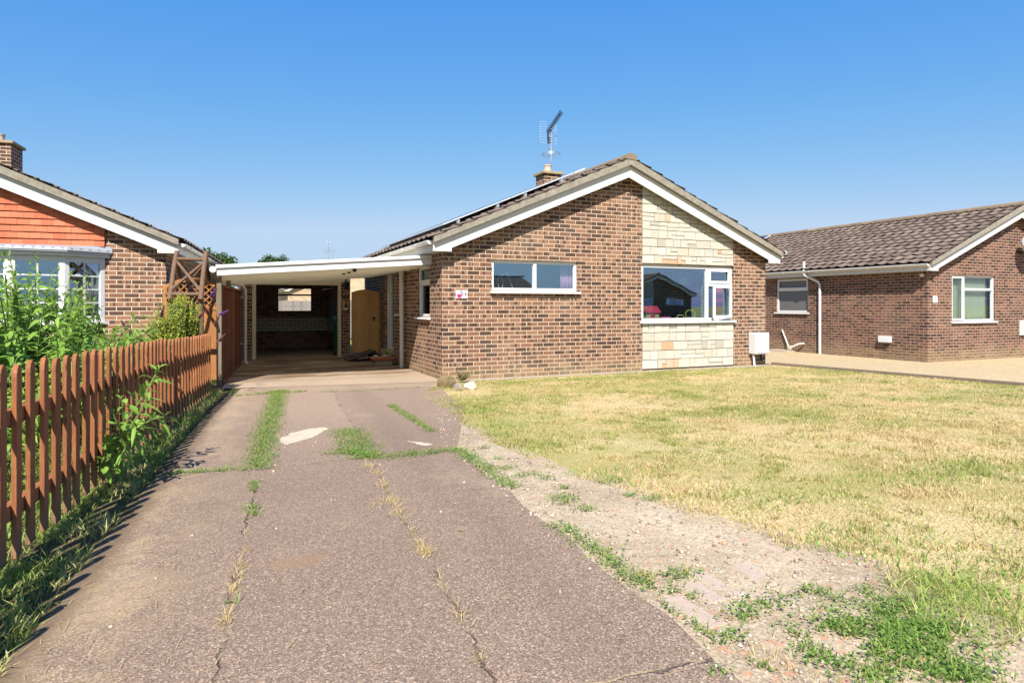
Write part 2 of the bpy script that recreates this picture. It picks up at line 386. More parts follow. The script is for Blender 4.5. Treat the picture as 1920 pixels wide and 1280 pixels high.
# ------------------------------------------------------------------ the ground and what is laid on it
def sheet(name, poly, dz, mat, rot=0., kind='structure', thick=.0):
    """flat polygon (world x,y) laid on the ground; cut at the lines where the ground bends"""
    b = bmesh.new(); vs = [b.verts.new((x, y, 0)) for x, y in poly]; b.faces.new(vs)
    for co, no in (((10.8, 0, 0), (1, 0, 0)), ((14.8, 0, 0), (1, 0, 0)), ((0, -4, 0), (0, 1, 0)), ((0, 10.47, 0), (0, 1, 0))):
        bmesh.ops.bisect_plane(b, geom=b.verts[:] + b.edges[:] + b.faces[:], plane_co=co, plane_no=no, dist=1e-5)
    for v in b.verts: v.co.z = gz(v.co.x, v.co.y) + dz
    if rot:
        b.transform(Matrix.Rotation(-rot, 4, 'Z'))
    bmesh.ops.triangulate(b, faces=[f for f in b.faces if len(f.verts) > 4])
    bmesh.ops.recalc_face_normals(b, faces=b.faces)
    if sum(f.normal.z for f in b.faces) < 0: bmesh.ops.reverse_faces(b, faces=b.faces)
    me = bpy.data.meshes.new(name); b.to_mesh(me); b.free(); uvs(me); me.materials.append(mat)
    o = bpy.data.objects.new(name, me); COL.objects.link(o); o.rotation_euler = (0, 0, rot)
    return tag(o, kind=kind)

def ground_mat():
    k = NT('rough_garden_ground'); c = k.coord()
    cc = k.ramp(k.noise(c, .6, 6), [(.3, (.20, .20, .06)), (.55, (.36, .30, .13)), (.75, (.16, .19, .045))])
    return k.done(k.bsdf(cc, .95, 0, k.bump(k.noise(c, 30, 4), .02), .1))
def lawn_soil_mat():
    k = NT('dry_lawn_thatch'); c = k.pos()
    f = k.noise(c, .55, 3)
    cc = k.mix(k.step(f, .44, .6), (.60, .47, .26), (.38, .34, .13))
    cc = k.mix(k.math('MULTIPLY', k.step(k.noise(c, 26, 5), .5, .7), .35), cc, (.36, .25, .12))
    return k.done(k.bsdf(cc, .95, 0, k.bump(k.noise(c, 60, 4), .015), .1))
def drive_mat():
    k = NT('red_brown_aggregate_drive'); c = k.coord(); x, y, z = k.sep(c)
    big = k.noise(c, .8, 5, .6)
    base = k.mix(big, (.25, .18, .135), (.34, .255, .19))
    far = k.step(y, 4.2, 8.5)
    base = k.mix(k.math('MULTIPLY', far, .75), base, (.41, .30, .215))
    cell = k.sep(k.vor(c, 215))[0]; cell2 = k.sep(k.vor(c, 130))[1]
    chips = k.ramp(cell, [(0, (.42, .39, .38)), (.3, (.74, .71, .70)), (.6, (1, 1, 1)), (.8, (1.15, 1.12, 1.06)), (.93, (1.65, 1.59, 1.48)), (1, (2.3, 2.2, 2.0))])
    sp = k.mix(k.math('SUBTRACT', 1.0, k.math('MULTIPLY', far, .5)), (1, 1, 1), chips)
    cc = k.mix(1.0, base, sp, 'MULTIPLY')
    cc = k.mix(k.math('MULTIPLY', k.math('GREATER_THAN', cell2, .975), .45), cc, (.62, .54, .46))
    slab = k.white(k.comb(k.math('ADD', k.math('GREATER_THAN', x, -.22), k.math('GREATER_THAN', x, .575)), k.math('ADD', k.math('GREATER_THAN', y, 5.02), k.math('GREATER_THAN', y, 9.85)), 4.0))
    cc = k.mix(k.math('MULTIPLY', slab, .28), cc, (.17, .115, .09))
    track = k.math('MULTIPLY', k.math('SUBTRACT', 1.0, k.step(k.math('ABSOLUTE', k.math('SUBTRACT', k.math('ABSOLUTE', k.math('SUBTRACT', x, .25)), .68)), .05, .22)), k.noise(k.scale(c, (3, .5, 1)), 2, 4))
    cc = k.mix(k.math('MULTIPLY', track, .3), cc, (.13, .09, .075))
    dust = k.step(k.noise(k.scale(c, (1.2, .7, 1)), 1.1, 6, .65), .54, .74)
    cc = k.mix(k.math('MULTIPLY', dust, .45), cc, (.46, .335, .22))
    lft = k.math('MULTIPLY', k.math('SUBTRACT', 1.0, k.step(k.math('ADD', x, k.math('MULTIPLY', k.noise(c, 1.5, 5, .65), .8)), -.45, .25)), k.step(k.noise(k.scale(c, (1.5, 1, 1)), 2.2, 6, .7), .38, .62))
    cc = k.mix(k.math('MULTIPLY', lft, .55), cc, (.50, .37, .22))
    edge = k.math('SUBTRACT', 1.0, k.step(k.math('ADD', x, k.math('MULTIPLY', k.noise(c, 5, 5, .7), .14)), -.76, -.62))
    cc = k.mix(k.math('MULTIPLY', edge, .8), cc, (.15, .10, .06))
    pch = k.step(k.math('ADD', k.math('POWER', k.math('SUBTRACT', x, .02), 2.0), k.math('ADD', k.math('POWER', k.math('MULTIPLY', k.math('SUBTRACT', y, 3.02), 1.8), 2.0), k.math('MULTIPLY', k.noise(c, 9, 4), .05))), .055, .03)
    cc = k.mix(k.math('MULTIPLY', pch, k.math('ADD', .15, k.math('MULTIPLY', k.noise(c, 16, 5, .7), .9))), cc, (.30, .19, .11))
    stain = k.step(k.noise(k.scale(c, (1, 1.6, 1)), 2.3, 5, .6), .60, .75)
    cc = k.mix(k.math('MULTIPLY', stain, .35), cc, (.12, .08, .065))
    wob = k.math('MULTIPLY', k.math('SUBTRACT', k.noise(c, 3.5, 5, .7), .5), .16)
    fade = k.math('SUBTRACT', 1.0, k.step(y, 10.0, 10.6))
    cr = None
    for x0 in (-.22, .575):
        dd = k.math('ABSOLUTE', k.math('SUBTRACT', k.math('ADD', x, wob), x0)); a = k.math('SUBTRACT', 1.0, k.step(dd, .002, .008))
        cr = a if cr is None else k.math('MAXIMUM', cr, a)
    for y0 in (5.02, 9.85, 1.72):
        dd = k.math('ABSOLUTE', k.math('SUBTRACT', k.math('ADD', y, wob), y0)); cr = k.math('MAXIMUM', cr, k.math('SUBTRACT', 1.0, k.step(dd, .002, .008)))
    brk = k.step(k.noise(c, 1.7, 3), .38, .5)
    cr = k.math('MULTIPLY', k.math('MULTIPLY', cr, fade), brk)
    cc = k.mix(k.math('MULTIPLY', cr, .75), cc, k.mix(k.step(k.noise(c, 4, 3), .42, .56), (.10, .07, .05), (.42, .32, .18)))
    h = k.math('SUBTRACT', k.math('MULTIPLY', cell, .5), cr)
    return k.done(k.bsdf(cc, .9, 0, k.bump(h, .006, .9), .2))
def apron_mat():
    k = NT('stained_shaded_concrete_apron'); c = k.coord(); x, y, z = k.sep(c)
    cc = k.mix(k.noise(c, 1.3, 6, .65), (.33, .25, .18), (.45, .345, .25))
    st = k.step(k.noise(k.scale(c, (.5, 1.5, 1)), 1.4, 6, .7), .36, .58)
    cc = k.mix(k.math('MULTIPLY', st, k.math('MULTIPLY', k.step(y, 11.0, 12.2), .95)), cc, (.135, .085, .05))  # brown stains, deepened to paint the carport's shade into the floor colour
    cc = k.mix(k.math('MULTIPLY', k.step(y, 15.6, 17.2), .6), cc, (.72, .56, .34))  # reflected light at the garage mouth, mixed into the floor colour
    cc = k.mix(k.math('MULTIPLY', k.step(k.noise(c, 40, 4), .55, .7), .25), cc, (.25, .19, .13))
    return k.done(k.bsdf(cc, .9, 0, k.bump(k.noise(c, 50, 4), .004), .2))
def dirt_mat():
    k = NT('stony_dirt'); c = k.coord()
    cc = k.ramp(k.noise(c, 1.6, 6, .65), [(.3, (.31, .228, .15)), (.5, (.48, .375, .25)), (.7, (.58, .475, .335))])
    v = k.sep(k.vor(c, 120))[0]
    cc = k.mix(k.math('MULTIPLY', k.math('GREATER_THAN', v, .84), .5), cc, (.66, .57, .46))
    cc = k.mix(k.math('MULTIPLY', k.math('LESS_THAN', v, .16), .5), cc, (.20, .145, .11))
    v2 = k.sep(k.vor(c, 45))[2]
    cc = k.mix(k.math('MULTIPLY', k.math('GREATER_THAN', v2, .975), .6), cc, (.58, .26, .15))
    return k.done(k.bsdf(cc, .95, 0, k.bump(k.math('ADD', v, k.noise(c, 14, 5)), .012), .15))
def gravel_mat():
    k = NT('golden_gravel'); c = k.coord(); v = k.sep(k.vor(c, 70))
    cc = k.ramp(v[0], [(0, (.40, .28, .14)), (.4, (.58, .45, .26)), (.8, (.68, .55, .35)), (1, (.76, .67, .50))])
    cc = k.mix(k.math('MULTIPLY', k.noise(c, 1.2, 5), .35), cc, (.45, .29, .12))
    return k.done(k.bsdf(cc, .95, 0, k.bump(v[1], .015), .15))
def soil_mat():
    k = NT('dark_bed_soil'); c = k.coord()
    cc = k.ramp(k.noise(c, 5, 6, .7), [(.3, (.07, .055, .03)), (.6, (.16, .125, .06)), (.75, (.11, .14, .03))])
    return k.done(k.bsdf(cc, .95, 0, k.bump(k.noise(c, 40, 4), .03), .1))

gv = []; gxs = [-900, 10.8, 14.8, 900]; gys = [-900, -4, 10.47, 900]
for y in gys:
    for x in gxs: gv.append((x, y, gz(x, y) - .03))
gm = MB().add(gv, [(j * 4 + i, j * 4 + i + 1, (j + 1) * 4 + i + 1, (j + 1) * 4 + i) for j in range(3) for i in range(3)])
tag(gm.build('ground', ground_mat()), kind='structure')

lawn_edge = [G(*p) for p in ((790, 745), (835, 768), (872, 800), (930, 834), (1000, 864), (1060, 893), (1120, 905), (1190, 925), (1265, 958), (1345, 985), (1440, 1006), (1475, 1032), (1560, 1042), (1640, 1072), (1690, 1110), (1800, 1170), (1920, 1195))]
house_edge = [(3.0, 9.75), (3.3, 10.18), (5.5, 10.2), (7.42, 10.2), (9.0, 10.2), (10.55, 10.2), (10.74, 10.47)]
lawn_poly = lawn_edge + [(5.2, .2), (9.0, -3.), (10.74, -3.)] + house_edge[::-1]
sheet('lawn', lawn_poly, 0, lawn_soil_mat())
drv = [(-.86, -3.), (1.27, -3.)] + [(1.27 + .02 * math.sin(7 * y), y) for y in np.arange(-2.5, 5.1, .3)] + [(1.3, 5.2), (1.95, 7.4), (2.1, 9.2), (2.42, 10.42), (2.42, 10.7), (-.92, 10.95)] + [(-.86 + .03 * math.sin(5 * y), y) for y in np.arange(10.5, -2.8, -.4)]
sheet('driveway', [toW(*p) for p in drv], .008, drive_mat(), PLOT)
dirt = [toW(1.2, -3), toW(1.2, 5.3), toW(1.8, 8.5), G(790, 742)] + [(x + .12, y + .05) for x, y in lawn_edge] + [(5.4, .2), (9, -3)]
sheet('dirt_verge', dirt, .004, dirt_mat())
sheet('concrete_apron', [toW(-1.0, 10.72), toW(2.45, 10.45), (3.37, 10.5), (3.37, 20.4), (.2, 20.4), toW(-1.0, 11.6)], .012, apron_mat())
sheet('concrete_path', [(3.2, 10.12), (7.42, 10.12), (10.6, 10.12), (10.66, 10.6), (3.40, 10.6)], .006, M['conc'])
sheet('gravel_path', [(10.86, -3), (30, -3), (30, 10.5), (16.1, 10.6), (16.1, 24), (10.86, 24)], .0, gravel_mat())
sheet('flower_bed', [toW(-9, 1), toW(-1.02, 1), toW(-1.02, 12.3), toW(-9, 12.3)], .0, soil_mat())
sheet('verge_strip', [toW(-1.03, -2), toW(-.8, -2), toW(-.84, 10.6), toW(-1.03, 10.6)], .004, soil_mat())
kb = MB()
for i in range(22):
    y0 = -3 + i * .61
    kb.add([(x, y, gz(10.8, y) + z) for z in (-.05, .05) for y in (y0, y0 + .604) for x in (10.76, 10.84)], [(0, 2, 3, 1), (4, 5, 7, 6), (0, 1, 5, 4), (1, 3, 7, 5), (3, 2, 6, 7), (2, 0, 4, 6)])
tag(kb.build('kerb', plain('dark_edging', (.24, .18, .13), .9, var=.3, sc=9)), kind='structure')
def blob(c, rx, ry, n=16, j=.25, rz=0.):
    return [(c[0] + (rx * (1 + random.uniform(-j, j)) * math.cos(a)) * math.cos(rz) - ry * math.sin(a) * (1 + random.uniform(-j, j)) * math.sin(rz),
             c[1] + (rx * (1 + random.uniform(-j, j)) * math.cos(a)) * math.sin(rz) + ry * math.sin(a) * (1 + random.uniform(-j, j)) * math.cos(rz)) for a in [2 * math.pi * i / n for i in range(n)]]
def patch_mat():
    k = NT('pale_cement_patch'); c = k.coord()
    cc = k.mix(k.noise(c, 9, 5, .65), (.46, .38, .28), (.62, .53, .40))
    cc = k.mix(k.step(k.noise(c, 7, 6, .7), .52, .66), cc, (.30, .22, .165))
    return k.done(k.bsdf(cc, .9, 0, k.bump(k.noise(c, 60, 4), .004), .2))
pale = patch_mat()
def ragged(pts, j=.016, m=7):
    out = []
    for a, b_ in zip(pts, pts[1:] + pts[:1]):
        for t in range(m):
            f = t / m; out.append((a[0] + (b_[0] - a[0]) * f + random.uniform(-j, j), a[1] + (b_[1] - a[1]) * f + random.uniform(-j, j)))
    return out
sheet('cement_patch', ragged([G(*p) for p in ((525, 833), (528, 822), (548, 813), (575, 806), (606, 802), (616, 805), (606, 812), (585, 822), (560, 829), (540, 835))]), .010, pale)
sheet('cement_patch', ragged([G(*p) for p in ((763, 828), (780, 830), (808, 833), (812, 837), (790, 837))], .012), .010, pale)

# ------------------------------------------------------------------ bungalow kit (local frame: x along the front, y into the depth)
BW = 7.27; EAVE = 2.40; PIT = .427; OV = .22
def zr(x): return EAVE + PIT * (min(x, BW - x) + OV)
def wall_face(mb, T, u0, u1, z0, z1, holes, rev=.10):
    """rectangle in (u,z) with rectangular holes and reveals; T(u, n, z) with n outward"""
    us = sorted({u0, u1, *[h[0] for h in holes], *[h[1] for h in holes]}); zs = sorted({z0, z1, *[h[2] for h in holes], *[h[3] for h in holes]})
    for i in range(len(us) - 1):
        for j in range(len(zs) - 1):
            cu, cz = (us[i] + us[i + 1]) / 2, (zs[j] + zs[j + 1]) / 2
            if any(h[0] < cu < h[1] and h[2] < cz < h[3] for h in holes): continue
            mb.quad(T(us[i], 0, zs[j]), T(us[i + 1], 0, zs[j]), T(us[i + 1], 0, zs[j + 1]), T(us[i], 0, zs[j + 1]))
    for a, b, c, d in holes:
        for p, q in (((a, c), (b, c)), ((b, c), (b, d)), ((b, d), (a, d)), ((a, d), (a, c))):
            mb.quad(T(p[0], 0, p[1]), T(q[0], 0, q[1]), T(q[0], -rev, q[1]), T(p[0], -rev, p[1]))
def tile_slope(L, x_off):
    """tiles of one slope from eave to ridge; returns arrays in (run up the slope, along, off the slope)"""
    sl = math.hypot(BW / 2 + OV, PIT * (BW / 2 + OV)); g = .292; n = int(sl / g) + 1; tw = .30
    V = []; F = []
    for c in range(n):
        v0 = c * g - .03; v1 = min(v0 + g + .03, sl)
        if v1 - v0 < .08: continue
        off = x_off + random.uniform(0, .06); t = -off
        while t < L:
            a0, a1 = max(0, t), min(L, t + tw - .004)
            if a1 - a0 > .03:
                m = 7; j = random.uniform(-.004, .004); o = len(V)
                for k in range(m):
                    u = a0 + (a1 - a0) * k / (m - 1); ph = (u - t) / tw
                    w = .017 * math.cos(2 * math.pi * ph) + .004 * math.cos(4 * math.pi * ph)
                    V += [(v0, u, .036 + w), (v0 + j, u, .052 + w), (v1, u, .020 + w * .9)]
                for k in range(m - 1):
                    p = o + 3 * k; F += [(p, p + 3, p + 4, p + 1), (p + 1, p + 4, p + 5, p + 2)]
            t += tw
    return V, F
def roof_half(L, side, y0):
    cs = 1 / math.hypot(1, PIT); sn = PIT * cs
    V, F = tile_slope(L, random.random() * .1)
    P = []
    for r, a, n in V:
        x = -OV - .05 + (r + .0) * cs - n * sn; z = EAVE - .05 * PIT + r * sn + n * cs
        P.append((x if side < 0 else BW - x, y0 + a, z))
    return P, F
tile_cache = {}
def roof_parts(root, L, mat_t='tile', ov=.2):
    y0 = -ov - .085; LL = L + ov + .33
    for sd_ in (-1, 1):
        key = (L, sd_)
        if key not in tile_cache:
            P, F = roof_half(LL, sd_, y0)
            me = bpy.data.meshes.new('roof'); me.from_pydata(P, [], F)
            b = bmesh.new(); b.from_mesh(me); 
            for f in b.faces:
                if f.normal.z < -.05: f.normal_flip()
            b.to_mesh(me); b.free(); uvs(me); me.materials.append(M[mat_t]); tile_cache[key] = me
        o = bpy.data.objects.new('roof', tile_cache[key]); COL.objects.link(o); o.parent = root
        # closed deck under the tiles
        f = (lambda x: x) if sd_ < 0 else (lambda x: BW - x)
        dk = MB().prism([(f(-OV), EAVE - .02), (f(BW / 2), EAVE + PIT * (BW / 2 + OV) - .02), (f(BW / 2), EAVE + PIT * (BW / 2 + OV) - .07), (f(-OV), EAVE - .07)], -ov + .03, L + .2)
        dk.build('roof_deck', M['panel_under'], root)
        v = MB().prism([(f(-OV - .01), zr(-OV) + .012), (f(BW / 2), zr(BW / 2) + .015), (f(BW / 2), zr(BW / 2) - .12), (f(-OV - .01), zr(-OV) - .09)], -ov - .075, -ov + .03)
        ve = v.build('verge', M['mortar'], root)
        bb = [(f(-OV), zr(-OV) - .092), (f(BW / 2), zr(BW / 2) - .122), (f(BW / 2), zr(BW / 2) - .345), (f(.10), zr(.10) - .30), (f(.10), 2.175), (f(-OV), 2.175)]
        MB().prism(bb, -ov, -ov + .024).build('bargeboard', M['board'], root, bevel=.003)
        MB().box(*sorted((f(-OV + .012), f(-OV + .034))), -ov + .026, L + .2, 2.18, EAVE - .075).build('fascia', M['board'], root)
        MB().box(*sorted((f(-OV + .036), f(-.002))), -ov + .026, L + .2, 2.185, 2.20).build('soffit', M['board'], root)
        xs = [(-(OV + .055) + .055 * math.cos(a), EAVE - .055 + .06 * math.sin(a)) for a in [math.pi + math.pi * i / 8 for i in range(9)]]
        outer = [(f(x), z) for x, z in xs]; inner = [(f(-(OV + .055) + (x + OV + .055) * .88), z + .005) for x, z in xs[::-1]]
        gt = MB().prism(outer + inner, -ov + .02, L + .2)
        gt.prism([(f(x), z) for x, z in xs], -ov + .005, -ov + .02)
        for yy in np.arange(.5, L, .95):
            gt.prism([(f(-(OV + .055) + .063 * math.cos(a)), EAVE - .053 + .068 * math.sin(a)) for a in [math.pi + math.pi * i / 8 for i in range(9)]] +
                     [(f(-(OV + .055) + .056 * math.cos(a)), EAVE - .053 + .061 * math.sin(a)) for a in [2 * math.pi - math.pi * i / 8 for i in range(9)]], yy, yy + .05)
        gt.build('gutter', M['gutter'], root, smooth=True)
    r = MB(); y = y0
    while y < L + .24:
        pr = [(BW / 2 + .135 * math.cos(a) * (1.0), zr(BW / 2) - .015 + .115 * math.sin(a) ** .8 if math.sin(a) > 0 else zr(BW / 2) - .03) for a in [math.pi * i / 8 for i in range(9)]]
        r.prism(pr, y, y + .435); y += .44
    r.build('ridge', M['ridge'], root)
    # mortar bedding under the first ridge tile
def chimney(root, x, y, w, d, z0, z1, mat, pot_dx=-.02):
    c = MB().box(x - w / 2, x + w / 2, y - d / 2, y + d / 2, z0, z1).build('chimney', mat, root)
    cp = MB().box(x - w / 2 - .05, x + w / 2 + .05, y - d / 2 - .05, y + d / 2 + .05, z1, z1 + .06)
    q = .10; e = .03
    cp.add([(x - w / 2 - e, y - d / 2 - e, z1 + .061), (x + w / 2 + e, y - d / 2 - e, z1 + .061), (x + w / 2 + e, y + d / 2 + e, z1 + .061), (x - w / 2 - e, y + d / 2 + e, z1 + .061),
            (x - q, y - q, z1 + .095), (x + q, y - q, z1 + .095), (x + q, y + q, z1 + .095), (x - q, y + q, z1 + .095)], [(0, 1, 5, 4), (1, 2, 6, 5), (2, 3, 7, 6), (3, 0, 4, 7), (4, 5, 6, 7)])
    cp.build('cap', M['cap'], c, bevel=.006)
    MB().lathe([(.10, 0), (.095, .02), (.09, .13), (.10, .14), (.10, .17), (.08, .17), (.08, .02)], (x + pot_dx, y, z1 + .08)).build('pot', M['pot'], c, smooth=True)
def window(root, T, u0, u1, z0, z1, muls=(), trans=(), sashes=(), sill=.06, fr=.055, set_in=.045, glass_='glass', proud=.0, name='window', sill_h=.045):
    """frame, panes and sill on a wall; T(u, n, z), n outward. trans: (ua, ub, z); sashes: (ua, ub, za, zb) raised opening lights"""
    n0, n1 = -set_in - .06, -set_in
    f = MB(T)
    f.box(u0, u0 + fr, n0, n1, z0, z1); f.box(u1 - fr, u1, n0, n1, z0, z1)
    f.box(u0 + fr, u1 - fr, n0, n1, z0, z0 + fr); f.box(u0 + fr, u1 - fr, n0, n1, z1 - fr, z1)
    for m in muls: f.box(m - .032, m + .032, n0, n1 + .002, z0 + fr, z1 - fr)
    for a, b, z in trans: f.box(a, b, n0, n1 + .003, z - .03, z + .03)
    w = f.build(name, M['upvc'], root, bevel=.004)
    for a, b, c, d in sashes:
        q = MB(T); e = .05
        q.box(a, a + e, n1 - .02, n1 + .018, c, d); q.box(b - e, b, n1 - .02, n1 + .018, c, d)
        q.box(a + e, b - e, n1 - .02, n1 + .018, c, c + e); q.box(a + e, b - e, n1 - .02, n1 + .018, d - e, d)
        q.build('casement', M['upvc'], w, bevel=.004)
    MB(T).box(u0 + .01, u1 - .01, n0 + .02, n0 + .026, z0 + .01, z1 - .01).build('pane', M[glass_], w)
    if sill: MB(T).add([(u0 - .04, n0, z0), (u1 + .04, n0, z0), (u1 + .04, sill, z0 - .012), (u0 - .04, sill, z0 - .012),
                        (u0 - .04, n0, z0 - sill_h), (u1 + .04, n0, z0 - sill_h), (u1 + .04, sill, z0 - sill_h), (u0 - .04, sill, z0 - sill_h)],
                       [(0, 1, 2, 3), (7, 6, 5, 4), (3, 2, 6, 7), (1, 0, 4, 5), (0, 3, 7, 4), (2, 1, 5, 6)]).build('sill', M['upvc'], w, bevel=.004)
    return w
TF = lambda u, n, z: (u, -n, z)                                  # front wall
TL = lambda u, n, z: (-n, u, z)                                  # left wall (x = 0)
def shell(root, L, mat, front, left, step=None, sidebase=-.12):
    """front: holes in the front wall; left: holes in the left wall"""
    wb = MB(); zt = 2.30
    wall_face(wb, TF, 0, BW, sidebase, zt, front)
    wb.add([(0, 0, zt), (BW, 0, zt), (BW, 0, zr(0) - .06), (BW / 2, 0, zr(BW / 2) - .06), (0, 0, zr(0) - .06)], [(0, 1, 2, 3, 4)])
    if step:
        ys, dx = step
        wall_face(wb, TL, 0, ys, sidebase, zt, [h for h in left if h[1] < ys])
        wb.quad((0, ys, sidebase), (dx, ys, sidebase), (dx, ys, zt), (0, ys, zt))
        T2 = lambda u, n, z: (dx - n, u, z)
        wall_face(wb, T2, ys, L, sidebase, zt, [h for h in left if h[0] > ys])
    else: wall_face(wb, TL, 0, L, sidebase, zt, left)
    wb.quad((BW, 0, sidebase), (BW, L, sidebase), (BW, L, zt), (BW, 0, zt))
    x0 = step[1] if step else 0
    wb.add([(x0, L, sidebase), (BW, L, sidebase), (BW, L, zr(0) - .06), (BW / 2, L, zr(BW / 2) - .06), (x0, L, zr(x0) - .06)], [(0, 1, 2, 3, 4)])
    wl_ = wb.build('wall', mat, root, fix=False)
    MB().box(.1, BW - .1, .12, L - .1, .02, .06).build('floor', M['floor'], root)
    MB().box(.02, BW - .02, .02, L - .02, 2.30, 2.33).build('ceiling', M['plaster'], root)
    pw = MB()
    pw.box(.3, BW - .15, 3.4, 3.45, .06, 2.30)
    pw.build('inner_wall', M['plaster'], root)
    return wl_

# ---------------- the main bungalow
HX, HY = 3.38, 10.47
main = thing('brick_bungalow', 'brown brick bungalow with cream stone panel between brickwork and solar panels on its roof', 'house', (HX, HY, 0))
ML = 7.5
sw = (.905, 2.63, 1.53, 2.08)                                    # small front window
bw = (4.062, 6.352, .965, 2.075)                                 # big front window
wA = (.73, 1.56, 1.06, 2.02); wB = (2.78, 3.16, 1.10, 2.02); dr = (3.46, 4.24, .28, 2.25)
shell(main, ML, M['brick'], [sw, bw], [wA, wB, dr], step=(4.28, .24))
roof_parts(main, ML)
chimney(main, BW / 2, 3.13, .44, .44, 3.75, 4.34, M['brick'])
# stone panel: broken courses of blocks standing proud of the brickwork
def clip_roof(poly, off):
    out = []; 
    def ins(p): return p[1] <= zr(p[0]) - off
    n = len(poly)
    for i in range(n):
        a, b = poly[i], poly[(i + 1) % n]
        da, db = a[1] - zr(a[0]) + off, b[1] - zr(b[0]) + off
        if da <= 0: out.append(a)
        if (da < 0) != (db < 0) and abs(da - db) > 1e-9:
            t = da / (da - db); out.append((a[0] + t * (b[0] - a[0]), a[1] + t * (b[1] - a[1])))
    return out
def stone_panel():
    u0, u1 = bw[0] + .002, bw[1] - .002
    bk = MB(TF); wall_face(bk, TF, u0 - .012, u1 + .012, .03, 2.30, [bw], 0)
    bk = MB()
    T = lambda u, n, z: (u, -n - .012, z)
    for a, b, c, d in ((u0, u1, .03, bw[2] - .0), (u0, u1, bw[3], 2.6)):
        bk.quad(T(a, 0, c), T(b, 0, c), T(b, 0, d), T(a, 0, d))
    bk.add([T(*p) for p in ((u0, 0, 2.6), (u1, 0, 2.6), (u1, 0, zr(u1) - .2), (u0, 0, zr(u0) - .2))], [(0, 1, 2, 3)])
    base = bk.build('stone_panel', M['joint'], main, fix=False)
    st = MB(); rnd = random.Random(5); h = .085
    def block(a, b, c, d):
        j = .005
        poly = clip_roof([(a + j, c + j), (b - j, c + j), (b - j, d - j), (a + j, d - j)], .22)
        if len(poly) < 3: return
        dep = .026 + rnd.uniform(0, .012)
        n = len(poly); cx = sum(p[0] for p in poly) / n; cz = sum(p[1] for p in poly) / n
        ins = [(cx + (p[0] - cx) * .965, cz + (p[1] - cz) * .93) for p in poly]
        vs = [(p[0], -.0125, p[1]) for p in poly] + [(p[0], -dep + .006, p[1]) for p in poly] + [(p[0], -dep, p[1]) for p in ins]
        st.add(vs, [(i, (i + 1) % n, n + (i + 1) % n, n + i) for i in range(n)] + [(n + i, n + (i + 1) % n, 2 * n + (i + 1) % n, 2 * n + i) for i in range(n)] + [tuple(range(2 * n, 3 * n))])
    def fill(z0, z1):
        n = max(1, round((z1 - z0) / (2 * h))); hh = (z1 - z0) / n
        for k in range(n):
            c, d = z0 + k * hh, z0 + (k + 1) * hh; u = u0
            while u < u1 - .02:
                w = rnd.choice((.13, .18, .22, .28, .36, .20)); e = min(u + w, u1)
                if u1 - e < .09: e = u1
                r = rnd.random()
                if r < .55 or e - u < .2: block(u, e, c, d)
                elif r < .85:
                    m = c + hh * rnd.uniform(.4, .6); block(u, e, c, m); block(u, e, m, d)
                else:
                    s_ = u + (e - u) * rnd.uniform(.35, .6); m = c + hh * .5
                    block(u, s_, c, d); block(s_, e, c, m); block(s_, e, m, d)
                u = e
    fill(.03, bw[2] - .05); st.build('stone_blocks', M['stone'], base)
    st.v = []; st.f = []; fill(bw[3] + .02, 3.75); st.build('stone_blocks', M['stone'], base)
stone_panel()
window(main, TF, *sw, muls=((sw[0] + sw[1]) / 2,), sill=.07)
wbig = window(main, TF, *bw, muls=(5.70,), trans=((5.72, 6.30, 1.70),), sashes=((5.735, 6.295, 1.73, 2.02),), sill=.09, set_in=.02)
# the lower side light stands ajar on its left edge hinge
aj = MB(); e = .05; th = R(9); L0 = 6.30
def TA(u, n, z): # u measured from the hinge at the right side, swung outwards
    return (L0 - u * math.cos(th), -.005 - u * math.sin(th) - n, z)
wd = .565
for q in ((0, e, 1.02, 1.68), (wd - e, wd, 1.02, 1.68)): aj.add([TA(*p) for p in [(x, y, z) for z in q[2:] for y in (0, .045) for x in q[:2]]], [(0, 2, 3, 1), (4, 5, 7, 6), (0, 1, 5, 4), (1, 3, 7, 5), (3, 2, 6, 7), (2, 0, 4, 6)])
for q in ((e, wd - e, 1.02, 1.02 + e), (e, wd - e, 1.68 - e, 1.68)): aj.add([TA(*p) for p in [(x, y, z) for z in q[2:] for y in (0, .045) for x in q[:2]]], [(0, 2, 3, 1), (4, 5, 7, 6), (0, 1, 5, 4), (1, 3, 7, 5), (3, 2, 6, 7), (2, 0, 4, 6)])
ca = aj.build('casement', M['upvc'], wbig, bevel=.004)
window(main, TL, *wA, trans=((wA[0] + .05, wA[1] - .05, 1.68),), sashes=((wA[0] + .04, wA[1] - .04, 1.70, 1.99),), muls=(), sill=.06, glass_='glass_side')
window(main, TL, *wB, trans=((wB[0] + .05, wB[1] - .05, 1.64),), sill=.06, glass_='glass_side')
d_ = window(main, TL, dr[0], dr[1], dr[2], dr[3], sill=0, muls=(3.98,), name='door', glass_='glass_side', trans=((3.98, 4.2, 1.2),))
hb = MB(TL); hb.tube([(3.62, .0, 1.0), (3.62, .06, 1.05), (3.62, .06, 1.55), (3.62, .0, 1.62)], .013); hb.build('handle', M['upvc'], d_, smooth=True)
MB(TL).box(dr[0] - .06, dr[1] + .06, -.02, .10, dr[2] - .10, dr[2] - .002).build('door_step', M['conc'], main, bevel=.008)
def pipe(root, pts, r, mat='upvc', name='downpipe', clips=(), axis=(1, 0)):
    p = MB(); p.tube(pts, r, 14)
    for c in clips:
        x, y, z = c; p.tube([(x, y, z - .02), (x, y, z + .02)], r + .008, 14); p.box(*sorted((x, x + axis[0])), *sorted((y, y + axis[1])), z - .012, z + .012)
    return p.build(name, M[mat], root, smooth=True)
